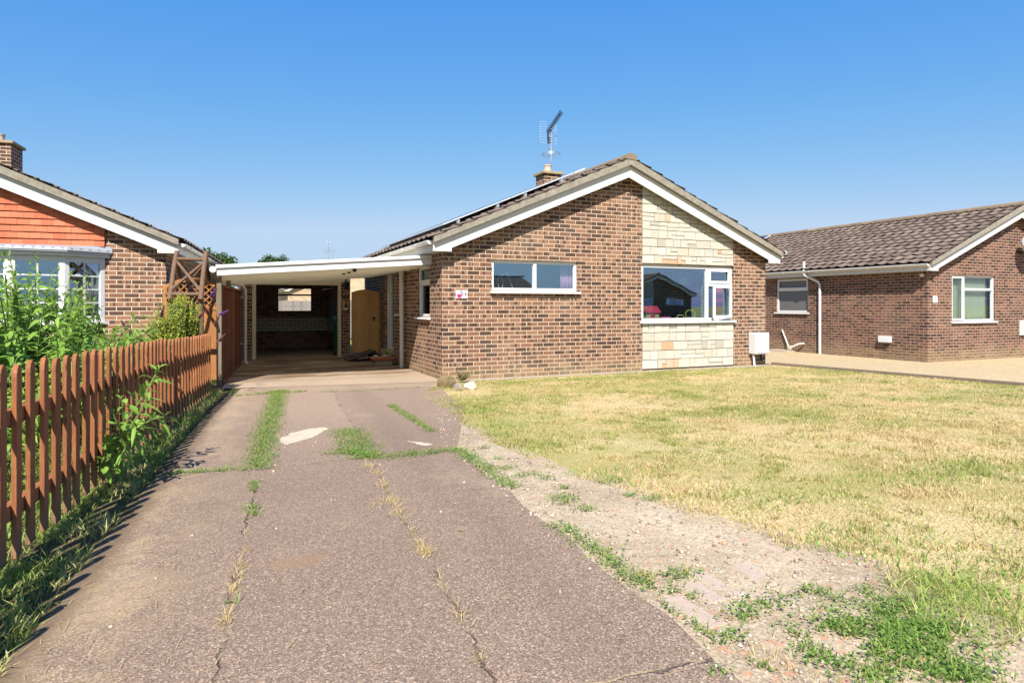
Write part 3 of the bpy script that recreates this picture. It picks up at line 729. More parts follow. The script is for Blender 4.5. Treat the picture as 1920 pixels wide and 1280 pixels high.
sp = pipe(main, [(-.08, 2.42, -.02), (-.08, 2.42, 1.96)], .045, 'upvc_dull', 'soil_pipe', [(-.08, 2.42, .35), (-.08, 2.42, 1.0), (-.08, 2.42, 1.62)], (.1, .02))
MB().tube([(-.08, 2.42, 1.90), (-.08, 2.42, 2.02), (-.11, 2.36, 2.12)], .058, 14).build('hopper', M['upvc_dull'], sp, smooth=True)
pipe(main, [(.19, 7.42, 0), (.19, 7.42, 2.3)], .034, 'upvc', 'downpipe', [(.19, 7.42, 1.9)], (.05, .02))

# ---------------- the right bungalow
RX, RY = 16.14, 10.54
right = thing('brick_bungalow', 'red brown brick bungalow with blinds at its front window, on golden gravel', 'house', (RX, RY, -.04))
RL = 11.5
rf = (.95, 2.78, .90, 2.10); rs = (3.64, 4.88, 1.10, 2.16); rfar = (6.4, 7.3, .05, 2.05)
shell(right, RL, M['brick_red'], [rf], [rs, rfar], sidebase=-.2)
roof_parts(right, RL)
window(right, TF, *rf, muls=(1.50,), trans=((1.53, 2.72, 1.74),), sashes=((.97, 1.48, .93, 2.07),), glass_='glass_side')
window(right, TL, *rs, trans=((rs[0] + .05, rs[1] - .05, 1.80),), sashes=((rs[0] + .04, rs[1] - .04, 1.82, 2.13),), glass_='frost')
window(right, TL, *rfar, sill=0, name='door', glass_='glass_side')
pipe(right, [(-.275, 3.55, 2.62), (-.275, 3.55, 2.28), (-.27, 3.53, 2.22), (-.08, 3.22, 2.02), (-.06, 3.17, 1.92), (-.06, 3.17, -.14)], .036, 'upvc', 'downpipe', [(-.06, 3.17, .75), (-.06, 3.17, 1.70)], (.06, .02))
right_vent = MB().box(5.0 - 5.2, 0, 0, 0, 0, 0)
wp = MB(); wp.tube([(-.04, 4.6, .55), (-.06, 4.3, -.02)], .022); wp.tube([(-.03, 3.75, .16), (-.14, 3.85, .15), (-.3, 4.1, .0)], .024)
wp.build('waste_pipe', M['upvc_dull'], right, smooth=True)
gl = MB(); gl.box(-.42, -.05, 4.05, 4.75, -.16, -.06); gl.tube([(-.24, 4.12, -.06), (-.24, 4.12, .08)], .09, 12); gl.build('drain_surround', M['conc'], right, bevel=.02)
# panel on the far part of its left slope and a white vent cowl
def on_slope(x0, x1, y0, y1, h0, h1): # block lying on the left slope, local coords
    return [(x, y, zr(x) + .02 + h) for h in (h0, h1) for y in (y0, y1) for x in (x0, x1)]
BOXF = [(0, 2, 3, 1), (4, 5, 7, 6), (0, 1, 5, 4), (1, 3, 7, 5), (3, 2, 6, 7), (2, 0, 4, 6)]

# ---------------- the left bungalow
lo = toW(-9.29, 12.39)
left = thing('brick_bungalow', 'brick bungalow with orange hung tiles in the gable and a white bow window below', 'house', (lo[0], lo[1], -.02), PLOT)
LL_ = 9.5
bay = [(-2.93 + 9.29, 0), (-3.40 + 9.29, -.39), (-4.08 + 9.29, -.54), (-4.80 + 9.29, -.54), (-5.48 + 9.29, -.39), (-5.95 + 9.29, 0)]
shell(left, LL_, M['brick_left'], [(bay[-1][0], bay[0][0], 1.03, 2.10)], [], sidebase=-.12)
roof_parts(left, LL_)
chimney(left, BW / 2 - .2, 4.3, .50, .62, 3.7, 4.72, M['brick_left'], pot_dx=-.06)
ht = MB(); rnd = random.Random(3); zc = 2.27; c = 0
xa, xb = BW - 6.36 , 6.36
while zc < 3.9:
    u = xa - (c % 2) * .083
    while u < xb:
        a, b_ = max(u, xa), min(u + .163, xb)
        zt_ = zc + .112
        pl = clip_roof([(a, zc), (b_, zc), (b_, zt_), (a, zt_)], .12)
        if len(pl) > 2 and b_ - a > .02:
            d = rnd.uniform(0, .004); n = len(pl)
            def dep(p): return .048 + d - .022 * (p[1] - zc) / .112
            ht.add([(p[0], -dep(p), p[1]) for p in pl] + [(p[0], -.004, p[1]) for p in pl], [tuple(range(n)), *[(i, n + i, n + (i + 1) % n, (i + 1) % n) for i in range(n)]])
        u += .166
    zc += .108; c += 1
ht.build('hung_tiles', M['red_tile'], left)
fb = MB(); pb = MB(); bar = MB(); z0, z1 = 1.03, 2.08
for i in range(5):
    a, b_ = Vector(bay[i]), Vector(bay[i + 1]); d = (b_ - a); ln = d.length; d.normalize(); nn = Vector((d.y, -d.x)); 
    if nn.y > 0: nn = -nn
    T = (lambda a, d, nn: lambda u, n, z: (a.x + d.x * u + nn.x * n, a.y + d.y * u + nn.y * n, z))(a, d, nn)
    fb.T = T; pb.T = T; bar.T = T
    e = .075
    fb.box(0, e, -.07, 0, z0, z1); fb.box(ln - e, ln, -.07, 0, z0, z1); fb.box(e, ln - e, -.07, 0, z0, z0 + .09); fb.box(e, ln - e, -.07, 0, z1 - .09, z1)
    pb.box(e, ln - e, -.036, -.030, z0 + .09, z1 - .09)
    m = ln / 2; bar.box(m - .011, m + .011, -.03, -.018, z0 + .09, z1 - .09)
    for k in (1, 2, 3):
        zz = z0 + .09 + (z1 - z0 - .18) * k / 4; bar.box(e, m - .011, -.03, -.018, zz - .011, zz + .011); bar.box(m + .011, ln - e, -.03, -.018, zz - .011, zz + .011)
bwn = fb.build('bow_window', M['upvc'], left, bevel=.004)
pb.build('pane', M['glass'], bwn); bar.build('glazing_bars', M['upvc'], bwn)
def offs(k): return [(BW / 2 + (x - (bay[0][0] + bay[-1][0]) / 2) * (1 + k * .55) + (bay[0][0] + bay[-1][0]) / 2 - BW / 2, (y - .0) - k * .5 if y < -.01 else 0) for x, y in bay]
def ring(k): 
    cx = (bay[0][0] + bay[-1][0]) / 2
    out = [(cx + (x - cx) * (1 + k / 1.5), y - k if y < -.01 else y - k * .0) for x, y in bay]
    return out
MB().prism(ring(.05) , z0 - .05, z0 - .002, 'z').build('sill', M['upvc'], bwn, bevel=.004)
sk = MB().prism([(x * .97 + .03 * (bay[0][0] + bay[-1][0]) / 2, y * .9) for x, y in bay], -.1, z0 - .052, 'z'); sk.build('bow_apron', M['brick_left'], bwn)
MB().prism(ring(.07), z1 + .001, z1 + .085, 'z').build('bow_fascia', M['upvc'], bwn, bevel=.004)
lr = MB(); lo_r = ring(.11); up = [(x, min(y * .25, 0)) for x, y in ring(.09)]
n = 6
lr.add([(x, y - .01, z1 + .06) for x, y in lo_r] + [(x, y - .01, z1 + .125) for x, y in lo_r] + [(x, y - .004, z1 + .19) for x, y in up], [(i, i + 1, n + i + 1, n + i) for i in range(5)] + [(n + i, n + i + 1, 2 * n + i + 1, 2 * n + i) for i in range(5)] + [(0, n, 2 * n), (5, 2 * n + 5, n + 5)])
lr.build('lead_roof', M['lead'], bwn, fix=False)
sc = MB()                                                         # scalloped trim under the lead
for i in range(5):
    a, b_ = Vector(lo_r[i]), Vector(lo_r[i + 1]); m = max(2, int((b_ - a).length / .12))
    for k in range(m):
        p, q = a + (b_ - a) * k / m, a + (b_ - a) * (k + 1) / m
        for t in range(6):
            s0, s1 = p + (q - p) * t / 6, p + (q - p) * (t + 1) / 6
            h0 = z1 + .085 + .045 * abs(math.cos(math.pi * t / 6)) ** .6; h1 = z1 + .085 + .045 * abs(math.cos(math.pi * (t + 1) / 6)) ** .6
            sc.add([(s0.x, s0.y - .02, z1 + .085), (s1.x, s1.y - .02, z1 + .085), (s1.x, s1.y - .02, h1), (s0.x, s0.y - .02, h0),
                    (s0.x, s0.y - .008, z1 + .085), (s1.x, s1.y - .008, z1 + .085), (s1.x, s1.y - .008, h1), (s0.x, s0.y - .008, h0)], [(0, 1, 2, 3), (3, 2, 6, 7), (0, 3, 7, 4), (1, 5, 6, 2)])
sc.build('scalloped_trim', M['upvc'], bwn)
# net curtain behind the bow window
def curtain(name, label, T, u0, u1, z0, z1, mat, waves=7, amp=.03, parent=None):
    c = MB(T); n = waves * 6
    vs = []; 
    for k in range(n + 1):
        u = u0 + (u1 - u0) * k / n; d = amp * math.sin(2 * math.pi * k * waves / n)
        vs += [(u, d, z0), (u + .1 * (u1 - u0) * 0, d * .7, z1)]
    c.add(vs, [(2 * k, 2 * k + 2, 2 * k + 3, 2 * k + 1) for k in range(n)])
    o = c.build(name, mat, None, smooth=True, fix=False); 
    s_ = o.modifiers.new('thick', 'SOLIDIFY'); s_.thickness = .004
    return tag(o, label, 'curtain')
def TLF(u, n, z): # left bungalow front, to world
    w = toW(-9.29 + u, 12.39 - n); return (w[0], w[1], z)
curtain('curtain', 'white curtain gathered behind the right side pane of the bow window', TLF, 5.98, 6.28, 1.05, 2.06, M['net'], 4)
curtain('curtain', 'white curtain hanging behind the bow window by the picture edge', TLF, 4.9, 5.1, 1.05, 2.06, M['net'], 3)

# ------------------------------------------------------------------ carport
cp_ = thing('carport', 'white flat roofed carport between picket fence and bungalow, in front of the garage', 'carport', (0, 11.05, 0))
def ctop(x): return 1.905 + (x + .08) * (2.165 - 1.905) / 3.43
X0, X1 = -.10, 3.372
def slab(y0, y1, d0, d1, x0=X0, x1=X1, sh=0): # d below the top line, local y
    s_ = lambda y: .105 * 0
    return MB().add([(x, y, ctop(x) - d) for d in (d1, d0) for y in (y0, y1) for x in (x0, x1)], BOXF)
slab(0, .035, .055, .165).build('fascia', M['board'], cp_, bevel=.003)
slab(-.03, .05, -.002, .052, X0 - .02).build('capping', M['upvc'], cp_, bevel=.004)
dp = 5.2
MB().add([(x, y, ctop(x) - .03) for y in (.052, dp) for x in (X0, X1)], [(0, 1, 3, 2)]).build('roof_sheet', M['sheet'], cp_)
for i in range(9):
    y = .36 + i * .56
    slab(y, y + .05, .05, .20, X0 + .02).build('joist', M['joist'], cp_, bevel=.003)
for i, y in enumerate((.36, .92, 1.48)):
    x = 2.05 - .0 * i
    MB().add([(x + a, y + b, ctop(x) - d) for d in (.208, .07) for b in (-.022, .0) for a in (0, .06)], BOXF).build('bracket', M['black'], cp_)  # black blocks added for the dark shadow gaps along the joists
pl = MB().add([(x, y, ctop(X0) - d) for d in (.2, .048) for y in (.1, dp) for x in (X0 - .0, X0 + .018)], BOXF); pl.build('side_board', M['cream'], cp_)
pxy = lambda xb, yb: (toW(xb, yb)[0], toW(xb, yb)[1] - 11.05)
for yb, mat, w in ((11.15, 'post', .075), (12.75, 'post', .075)):
    x, y = pxy(-1.07, yb); zt_ = ctop(x) - .205 if yb < 12 else ctop(x) - .205
    MB().box(x - w / 2, x + w / 2, y - w / 2, y + w / 2, -.05, ctop(x) - .17).build('post', M[mat], cp_, bevel=.006)
g_ = MB(); gz0 = ctop(X0) - .10
g_.tube([(X0 - .06, -.02, gz0 + .03), (X0 - .06, dp - .9, gz0)], .05, 12); g_.build('gutter', M['gutter'], cp_, smooth=True)
x, y = pxy(-.93, 15.05)
pipe(cp_, [(X0 - .04, y - .05, gz0 - .02), (x - .06, y - .02, gz0 - .10), (x, y, gz0 - .18), (x, y, .06), (x + .05, y - .04, .01)], .036, 'upvc', 'downpipe', [(x, y, .45), (x, y, 1.45)], (-.12, .02))

# ------------------------------------------------------------------ garage
GY = 16.25
gar = thing('garage', 'brick garage with open front and back window, behind the carport', 'garage', (0, GY, 0))
gw = MB(); ga0, ga1, gd = .36, 3.085, 4.0
op = (.60, 2.635)
Tf = lambda u, n, z: (u, -n, z)
for a, b_ in ((ga0, op[0] - .0), (op[1] + .0, 2.86)):
    gw.box(a, b_, 0, .22, -.1, 1.97)
gwin = (1.42, 2.42, 1.08, 1.81)
gw2 = MB(); Tb = lambda u, n, z: (u, gd - .2 - n, z)
wall_face(gw2, Tb, ga0 + .0, 2.86, -.1, 2.0, [gwin], .2)
gw2.quad((ga0 + .22, .22, -.1), (ga0 + .22, gd - .2, -.1), (ga0 + .22, gd - .2, 2.0), (ga0 + .22, .22, 2.0))
gw2.quad((2.84, .22, -.1), (2.84, gd - .2, -.1), (2.84, gd - .2, 2.0), (2.84, .22, 2.0))
gw.quad((ga0, .22, -.1), (ga0, gd, -.1), (ga0, gd, 1.97), (ga0, .22, 1.97)); gw.quad((2.86, .22, -.1), (2.86, gd, -.1), (2.86, gd, 1.97), (2.86, .22, 1.97))
wall_face(gw, lambda u, n, z: (u, gd + n, z), ga0, 2.86, -.1, 2.0, [gwin], .0)
gw.build('wall', M['brick'], gar, fix=False); gw2.build('inner_wall', M['brick_inner'], gar, fix=False)
MB().box(ga0 - .05, 2.90, .0, gd + .1, 2.0, 2.06).build('roof', M['panel_under'], gar)
df = MB(); df.box(op[0], op[0] + .085, -.03, .08, 0, 1.84); df.box(op[1] - .075, op[1], -.03, .08, 0, 1.84); df.box(op[0] + .085, op[1] - .075, -.03, .08, 1.765, 1.84)
df.build('door_frame', M['cream'], gar, bevel=.004)
MB().box(ga0, 2.86, -.025, .02, 1.842, 2.0).build('lintel_board', M['cream'], gar)
tr = MB()
for xx in (op[0] + .1, op[1] - .1): MB().box(xx - .02, xx + .02, .3, 2.4, 1.70, 1.74).build('door_track', M['black'], gar)
tr.box(1.1, 1.45, .5, .54, 1.70, 1.82); tr.build('spring_box', M['black'], gar)
wg = MB(Tb); a, b_, c, d = gwin
for q in ((a, a + .04, c, d), (b_ - .04, b_, c, d), (a + .04, b_ - .04, c, c + .04), (a + .04, b_ - .04, d - .04, d), (a + .04, b_ - .04, d - .25, d - .20)): wg.box(q[0], q[1], -.10, -.05, q[2], q[3])
wgo = wg.build('window', M['dark'], gar); MB(Tb).box(a + .02, b_ - .02, -.078, -.074, c + .02, d - .02).build('pane', glass('garage_glass', .0, (.95, .95, .95)), wgo)
MB().box(.80, .86, gd - .24, gd - .20, 1.10, 1.13).build('switch_box', M['white'], gar)

# wheelie bin just inside the garage opening
bn = thing('wheelie_bin', 'green wheelie bin standing inside the garage by its right door jamb', 'bin', (2.69, GY + .5, 0.012))
MB().add([(x, y, z) for z, a, b_ in ((.06, .11, .2), (.92, .14, .27)) for y in (-b_, b_) for x in (-a, a)], BOXF).build('bin_body', M['bin'], bn, bevel=.02)
MB().add([(x, y, z) for z, k in ((.921, 1), (.99, .9)) for y in (-.30 * k, .30 * k) for x in (-.145 * k, .145 * k)], BOXF).build('lid', M['bin'], bn, bevel=.012)
for sx in (-1, 1): MB().tube([(sx * .1 - .02, .22, .10), (sx * .1 + .02, .22, .10)], .10, 18).build('wheel', M['rubber'], bn)

# ------------------------------------------------------------------ side gate, ramp, planter, wall pieces on the pier
gt_ = thing('garden_gate', 'tall arched gate of golden vertical boards between garage pier and bungalow wall', 'gate', (2.865, GY + .03, 0))
gb = MB(); nb = 8; w = .66 / nb
for i in range(nb):
    a, b_ = .03 + i * w, .03 + (i + 1) * w - .001
    top = lambda u: 1.60 + .075 * (1 - ((u - .33 - .03) / .33) ** 2)
    gb.prism([(a, .09), (b_, .09), (b_, top(b_)), ((a + b_) / 2, top((a + b_) / 2)), (a, top(a))], 0, .022)
gbo = gb.build('boards', M['gate'], gt_, bevel=.007)
MB().box(.695, .745, -.012, .05, .05, 1.62).build('gate_post', M['gate'], gt_, bevel=.004)
MB().box(.05, .66, .024, .07, .25, .35).build('ledge', M['gate'], gt_); MB().box(.05, .66, .024, .07, 1.3, 1.4).build('ledge', M['gate'], gt_)
rg = MB(); rg.tube([(.585 + .03 * math.cos(t), -.022, .93 + .04 * math.sin(t)) for t in [2 * math.pi * i / 16 for i in range(17)]], .007, 8); rg.tube([(.585, 0, .965), (.585, -.02, .965)], .03, 12)
rg.build('ring_latch', M['black'], gt_, smooth=True)
rp = thing('door_ramp', 'dark rubber ramp leading up to the side door', 'ramp', (2.55, 14.72, .012))
MB().add([(0, .0, 0), (0, .62, 0), (.62, .62, .20), (.62, .0, .20), (0, 0, .03), (0, .62, .03), (.62, .62, .235), (.62, 0, .235)], [(0, 1, 2, 3), (7, 6, 5, 4), (0, 3, 7, 4), (2, 1, 5, 6), (1, 0, 4, 5), (3, 2, 6, 7)]).build('ramp_deck', M['rubber'], rp, bevel=.008)
MB().box(.55, .62, .05, .1, 0, .19).build('leg', M['rubber'], rp); MB().box(.55, .62, .5, .55, 0, .19).build('leg', M['rubber'], rp)
def rock_mesh(name, mat, r, parent=None, seed=0, sub=3):
    b = bmesh.new(); bmesh.ops.create_icosphere(b, subdivisions=sub, radius=1)
    rn = random.Random(seed); ds = [(Vector((rn.gauss(0, 1), rn.gauss(0, 1), rn.gauss(0, 1))).normalized(), rn.uniform(.5, .85)) for _ in range(16)]
    for v in b.verts:
        p = v.co.copy()
        for d, k in ds:
            t = p.dot(d)
            if t > k: p -= d * (t - k)
        v.co = Vector((p.x * r[0], p.y * r[1], p.z * r[2])) + Vector([rn.uniform(-.03, .03) * min(r) for _ in range(3)])
    me = bpy.data.meshes.new(name); b.to_mesh(me); b.free(); uvs(me); me.materials.append(mat)
    o = bpy.data.objects.new(name, me); COL.objects.link(o)
    if parent: o.parent = parent
    return o
pt = thing('planter', 'shallow terracotta planter with stones and a small green plant, on a block by the pipe', 'planter', (3.05, 13.62, .012))
MB().box(-.16, .2, -.14, .16, 0, .10).build('block', M['conc'], pt, bevel=.01)
MB().add([(x, y, z) for z, k in ((.102, .85), (.17, 1)) for y in (-.2 * k, .2 * k) for x in (-.24 * k, .26 * k)], BOXF).build('trough', M['terra'], pt, bevel=.008)
for i, (x, y, r) in enumerate(((-.12, -.06, .075), (.02, -.08, .07), (.12, .0, .08))):
    o = rock_mesh('stone', M['gravel_stone'], (r, r * .8, r * .7), pt, 20 + i, 2); o.location = (x, y, .19)
ln = thing('wall_lantern', 'black wall lantern high on the garage pier', 'lantern', (2.745, GY, 1.86))
MB().tube([(0, 0, .02), (0, -.07, .07), (0, -.11, .03)], .012, 8).build('arm', M['black'], ln, smooth=True)
MB().lathe([(.03, -.13), (.05, -.12), (.06, .0), (.075, .005), (.02, .06), (.008, .08)], (0, -.11, -.03), 8).build('lantern_body', M['black'], ln)
bo = MB(); 
for sx in (-1, 1): bo.prism([(0, -.02), (sx * .03, .012), (sx * .10, .022), (sx * .085, -.006), (sx * .04, -.03)], -.014, -.004)
bo.prism([(-.02, -.045), (.02, -.045), (.028, 0), (0, .03), (-.028, 0)], -.022, -.004)
bo = bo.build('wall_ornament', M['black']); bo.location = (2.745, GY, 1.49); tag(bo, 'small dark winged ornament on the garage pier below the lantern', 'ornament')
ws = thing('candle_holder', 'small wooden wall shelf with a black and white bottle shape, lowest on the garage pier', 'candle holder', (2.745, GY, 1.24))
MB().box(-.07, .07, -.015, -.002, -.08, .13).build('back_board', M['gate'], ws); MB().box(-.085, .085, -.09, -.016, -.105, -.082).build('shelf', M['black'], ws)
MB().lathe([(.035, 0), (.04, .01), (.04, .06)], (0, -.055, -.081), 14).build('candle', M['white'], ws, smooth=True)
MB().lathe([(.038, 0), (.04, .06), (.018, .10), (.016, .14)], (0, -.055, -.018), 14).build('bottle', M['black'], ws, smooth=True)

# ------------------------------------------------------------------ boundary: panel fence, trellis gate, log arch, picket fence
def ztop(y): return 1.58
pf = thing('panel_fence', 'red brown close boarded fence panels under the left edge of the carport', 'fence', (*toW(-1.04, 11.2), 0), PLOT)
for k, (a, b_) in enumerate(((.05, 1.85), (1.95, 3.85))):
    p = MB(); n = int((b_ - a) / .105); s_ = (b_ - a) / n
    for i in range(n):
        y = a + i * s_; p.prism([(.012, y), (.022, y), (.010, y + s_), (.0, y + s_)], .08, 1.56, 'z') if False else p.add([(x, yy, z) for z in (.08, 1.56) for x, yy in ((.0, y), (.026, y), (.008, y + s_ + .006), (.0, y + s_ + .006))], [(0, 1, 2, 3), (7, 6, 5, 4), (0, 4, 5, 1), (1, 5, 6, 2), (2, 6, 7, 3), (3, 7, 4, 0)])
    po = p.build('fence_panel', M['fence_red'], pf)
    MB().box(-.01, .05, a, b_, 1.562, 1.60).build('capping_rail', M['fence_red'], po)
    MB().box(-.005, .03, a, b_, -.03, .075).build('gravel_board', M['fence_red'], pf)
for y in (1.90, 3.90): MB().box(-.05, .04, y - .045, y + .045, -.05, 1.62).build('fence_post', M['post'], pf, bevel=.006)

tg = thing('trellis_gate', 'orange arched trellis gate between the left bungalow corner and the carport', 'gate', (*toW(-1.93, 11.55), 0), PLOT)
gwid = .84
arc = lambda u: 1.58 + .14 * (1 - ((u - gwid / 2) / (gwid / 2)) ** 2)
fr_ = MB(); fr_.box(0, .06, 0, .04, .05, arc(0)); fr_.box(gwid - .06, gwid, 0, .04, .05, arc(gwid))
fr_.box(.06, gwid - .06, 0, .04, 1.20, 1.27); fr_.box(.06, gwid - .06, 0, .04, .06, .14)
n = 12
for i in range(n):
    u0, u1 = gwid * i / n, gwid * (i + 1) / n
    fr_.prism([(u0, arc(u0) - .06), (u1, arc(u1) - .06), (u1, arc(u1)), (u0, arc(u0))], -.002, .042)
fr_.build('frame', M['orange'], tg)
la = MB(); 
for s in (-1, 1):
    for k in range(-6, 14):
        u0 = k * .105; pts = []
        for t in np.linspace(0, .5, 26):
            u = u0 + s * t if s > 0 else u0 + .5 - t - .1
            z = 1.27 + t
            if .05 < u < gwid - .05 and z < arc(u) - .03: pts.append((u, z))
        if len(pts) > 2:
            (a, za), (b_, zb) = pts[0], pts[-1]; y = .012 if s > 0 else .024
            la.add([(a - .011, y, za), (a + .011, y, za), (b_ + .011, y, zb), (b_ - .011, y, zb), (a - .011, y + .01, za), (a + .011, y + .01, za), (b_ + .011, y + .01, zb), (b_ - .011, y + .01, zb)],
                   [(0, 1, 2, 3), (7, 6, 5, 4), (0, 4, 5, 1), (1, 5, 6, 2), (2, 6, 7, 3), (3, 7, 4, 0)])
la.build('lattice', M['orange'], tg)
bd = MB()
for i in range(7): bd.box(.062 + i * .1025, .062 + i * .1025 + .099, .012, .03, .14, 1.199)
bd.build('boards', M['orange'], tg)
ar = thing('log_arch', 'rustic log arch with crossed poles over the trellis gate', 'arch', (*toW(-1.50, 10.7), 0), PLOT)
# local: x across, y deep; front canopy panel leans back to the ridge rail
fl, frr = (-.30, 0.0), (.30, .0)
def lg(name, *segs):
    for p, q, r in segs:
        P, Q = Vector(p), Vector(q); mid = [P.lerp(Q, t) for t in (0, .33, .66, 1)]
        for i_, m_ in enumerate(mid[1:-1]): m_ += Vector((random.uniform(-.006, .006), random.uniform(-.006, .006), 0))
        MB().tube(mid, [r * 1.05, r, r * .96, r], 10).build(name, M['log'], ar, smooth=True)
zb_, zt2, dy = 1.38, 2.08, .62
lg('rafter', ((-.2, -.02, zb_ - .03), (-.2, dy + .03, zt2 + .04), .036), ((.22, -.02, zb_ - .03), (.22, dy + .03, zt2 + .04), .036))
lg('rafter', ((-.2, 2 * dy + .02, zb_ - .03), (-.2, dy + .0, zt2 - .03), .038), ((.22, 2 * dy + .02, zb_ - .03), (.22, dy, zt2 - .03), .038))
lg('rail', ((-.26, .06, zb_ + .06), (.22, .06, zb_ + .06), .033), ((-.2, dy - .07, zt2 - .08), (.22, dy - .07, zt2 - .08), .03))
lg('brace', ((-.22, .08, zb_ + .10), (.2, dy - .1, zt2 - .13), .024), ((.2, .10, zb_ + .12), (-.2, dy - .08, zt2 - .10), .024))
lg('brace', ((-.22, 2 * dy - .08, zb_ + .10), (.2, dy + .1, zt2 - .13), .022), ((.2, 2 * dy - .1, zb_ + .12), (-.2, dy + .08, zt2 - .10), .022))
lg('post', ((-.2, .05, -.05), (-.2, .05, zb_), .036), ((.22, .05, -.05), (.22, .05, zb_), .036), ((-.2, 2 * dy - .05, -.05), (-.2, 2 * dy - .05, zb_), .036), ((.22, 2 * dy - .05, -.05), (.22, 2 * dy - .05, zb_), .036))

pk = thing('picket_fence', 'orange brown picket fence with rounded tops along the left of the drive', 'fence', (*toW(-1.17, 6.0), gz(*toW(-1.17, 6.0))), PLOT)
gfl = lambda y: gz(*toW(-1.17, 6 + y)) - gz(*toW(-1.17, 6.0))
def picket_x(y): return .0 + .10 * max(0, (y - 1)) / 3
pm = None; ys = np.arange(-4.1, 3.95, .172)
for i, y in enumerate(ys):
    if pm is None:
        m = MB(); w = .036
        prof = [(-w, 0), (w, 0), (w, .80), (w * .93, .822), (w * .72, .842), (w * .4, .855), (0, .86), (-w * .4, .855), (-w * .72, .842), (-w * .93, .822), (-w, .80)]
        m.prism([(a, b_) for a, b_ in prof], 0, .021, 'x'); o = m.build('picket', M['picket'], pk, bevel=.002); pm = o
    else:
        o = pm.copy(); COL.objects.link(o); o.parent = pk
    sec = .0 if y < 1.15 else -.02
    o.location = (picket_x(y) + random.uniform(-.003, .003), y + random.uniform(-.012, .012), gfl(y) + .035 + sec + random.uniform(-.008, .008))
    o.rotation_euler = (random.uniform(-.012, .012), 0, random.uniform(-.05, .05))
for zz in (.20, .62):
    for a, b_ in ((-4.2, -1.0), (-1.0, 1.3), (1.3, 4.0)):
        MB().add([(picket_x(y) + x, y, gfl(y) + zz + z) for z in (0, .07) for y in (a, b_) for x in (-.038, -.002)], BOXF).build('rail', M['picket'], pk)
for y in (-4.15, -1.0, 1.3, 3.95):
    MB().box(picket_x(y) - .12, picket_x(y) - .04, y - .04, y + .04, gfl(y) - .1, gfl(y) + .86).build('fence_post', M['picket'], pk, bevel=.005)

# ------------------------------------------------------------------ plants
def leaf_arr(base, d, up, L, w, droop):
    """arrays (N,3) -> verts/tris of folded lance leaves"""
    n = len(base); side = np.cross(d, up); side /= np.linalg.norm(side, axis=1, keepdims=True) + 1e-9; nrm = np.cross(side, d)
    def at(t, s, fold): 
        p = base + d * (L * t)[:, None] - np.array([0, 0, 1.]) * (droop * L * t * t)[:, None] + side * (w * s)[:, None] + nrm * (w * fold)[:, None]
        return p
    one = np.ones(n)
    P = np.stack([at(0 * one, 0, 0), at(.3 * one, -.5 * one, .12), at(.3 * one, 0, -.05), at(.3 * one, .5 * one, .12), at(.65 * one, -.4 * one, .1), at(.65 * one, 0, -.05), at(.65 * one, .4 * one, .1), at(one, 0, 0)], 1)
    tri = np.array([(0, 2, 1), (0, 3, 2), (1, 5, 4), (1, 2, 5), (2, 6, 5), (2, 3, 6), (4, 5, 7), (5, 6, 7)])
    F = (np.arange(n) * 8)[:, None, None] + tri[None]
    return P.reshape(-1, 3), F.reshape(-1, 3)
def rand_unit(n, up=.3):
    v = RNG.normal(size=(n, 3)); v[:, 2] = np.abs(v[:, 2]) * .6 + up; return v / np.linalg.norm(v, axis=1, keepdims=True)
def stems_plant(name, label, cat, loc, stems, leaf_mat, L=(.08, .15), wr=.26, pitch=.05, flowers=None, droop=.55, parent_scale=1, group=None):
    """stems: list of (base, tip, bow) in local coordinates; pairs of lance leaves up each stem"""
    t = thing(name, label, cat, loc, 0, group)
    st = MB(); B = []; D = []; LS = []
    for b_, tip, bow in stems:
        b_, tip = Vector(b_), Vector(tip); n = max(4, int((tip - b_).length / pitch)); prev = None; pts = []
        ph = random.uniform(0, 6.28)
        for i in range(n + 1):
            s_ = i / n; p = b_.lerp(tip, s_) + Vector(bow) * math.sin(s_ * math.pi * .9); pts.append(p)
        st.tube(pts[::max(1, n // 6)] if n > 6 else pts, .005, 5, cap=False)
        for i in range(max(1, int(n * .22)), n + 1):
            ax = (pts[i] - pts[i - 1]).normalized(); a = ax.orthogonal().normalized(); c = ax.cross(a); ph += 1.57 + random.uniform(-.3, .3)
            s_ = i / n
            for q in (0, math.pi):
                d = (a * math.cos(ph + q) + c * math.sin(ph + q)) * (1.0 - .55 * (s_ > .93)) + ax * random.uniform(.25, .7) * (1 + 1.2 * (s_ > .93))
                B.append(pts[i]); D.append(d.normalized()); LS.append(random.uniform(*L) * (1 - .45 * max(0, s_ - .75) / .25))
    st.build('stem', M['stem'], t)
    B = np.array([tuple(x) for x in B]); D = np.array([tuple(x) for x in D]); LS = np.array(LS)
    V, F = leaf_arr(B, D, np.tile([[0, 0, 1.]], (len(B), 1)) + RNG.normal(size=B.shape) * .25, LS, LS * wr, droop * RNG.uniform(.3, 1.3, len(B)))
    mesh_np('foliage', V, F, leaf_mat, t)
    return t
def spike(parent, p, q, mat, r=.028, n=260):
    p, q = np.array(p), np.array(q); s_ = RNG.random(n); c = p + (q - p) * s_[:, None]; d = rand_unit(n, 0); d[:, 2] -= .2
    rr = r * (1.05 - .75 * s_); V, F = leaf_arr(c, d * .6, RNG.normal(size=(n, 3)), rr, rr * .6, np.zeros(n)); return mesh_np('flower_spike', V, F, mat, parent)
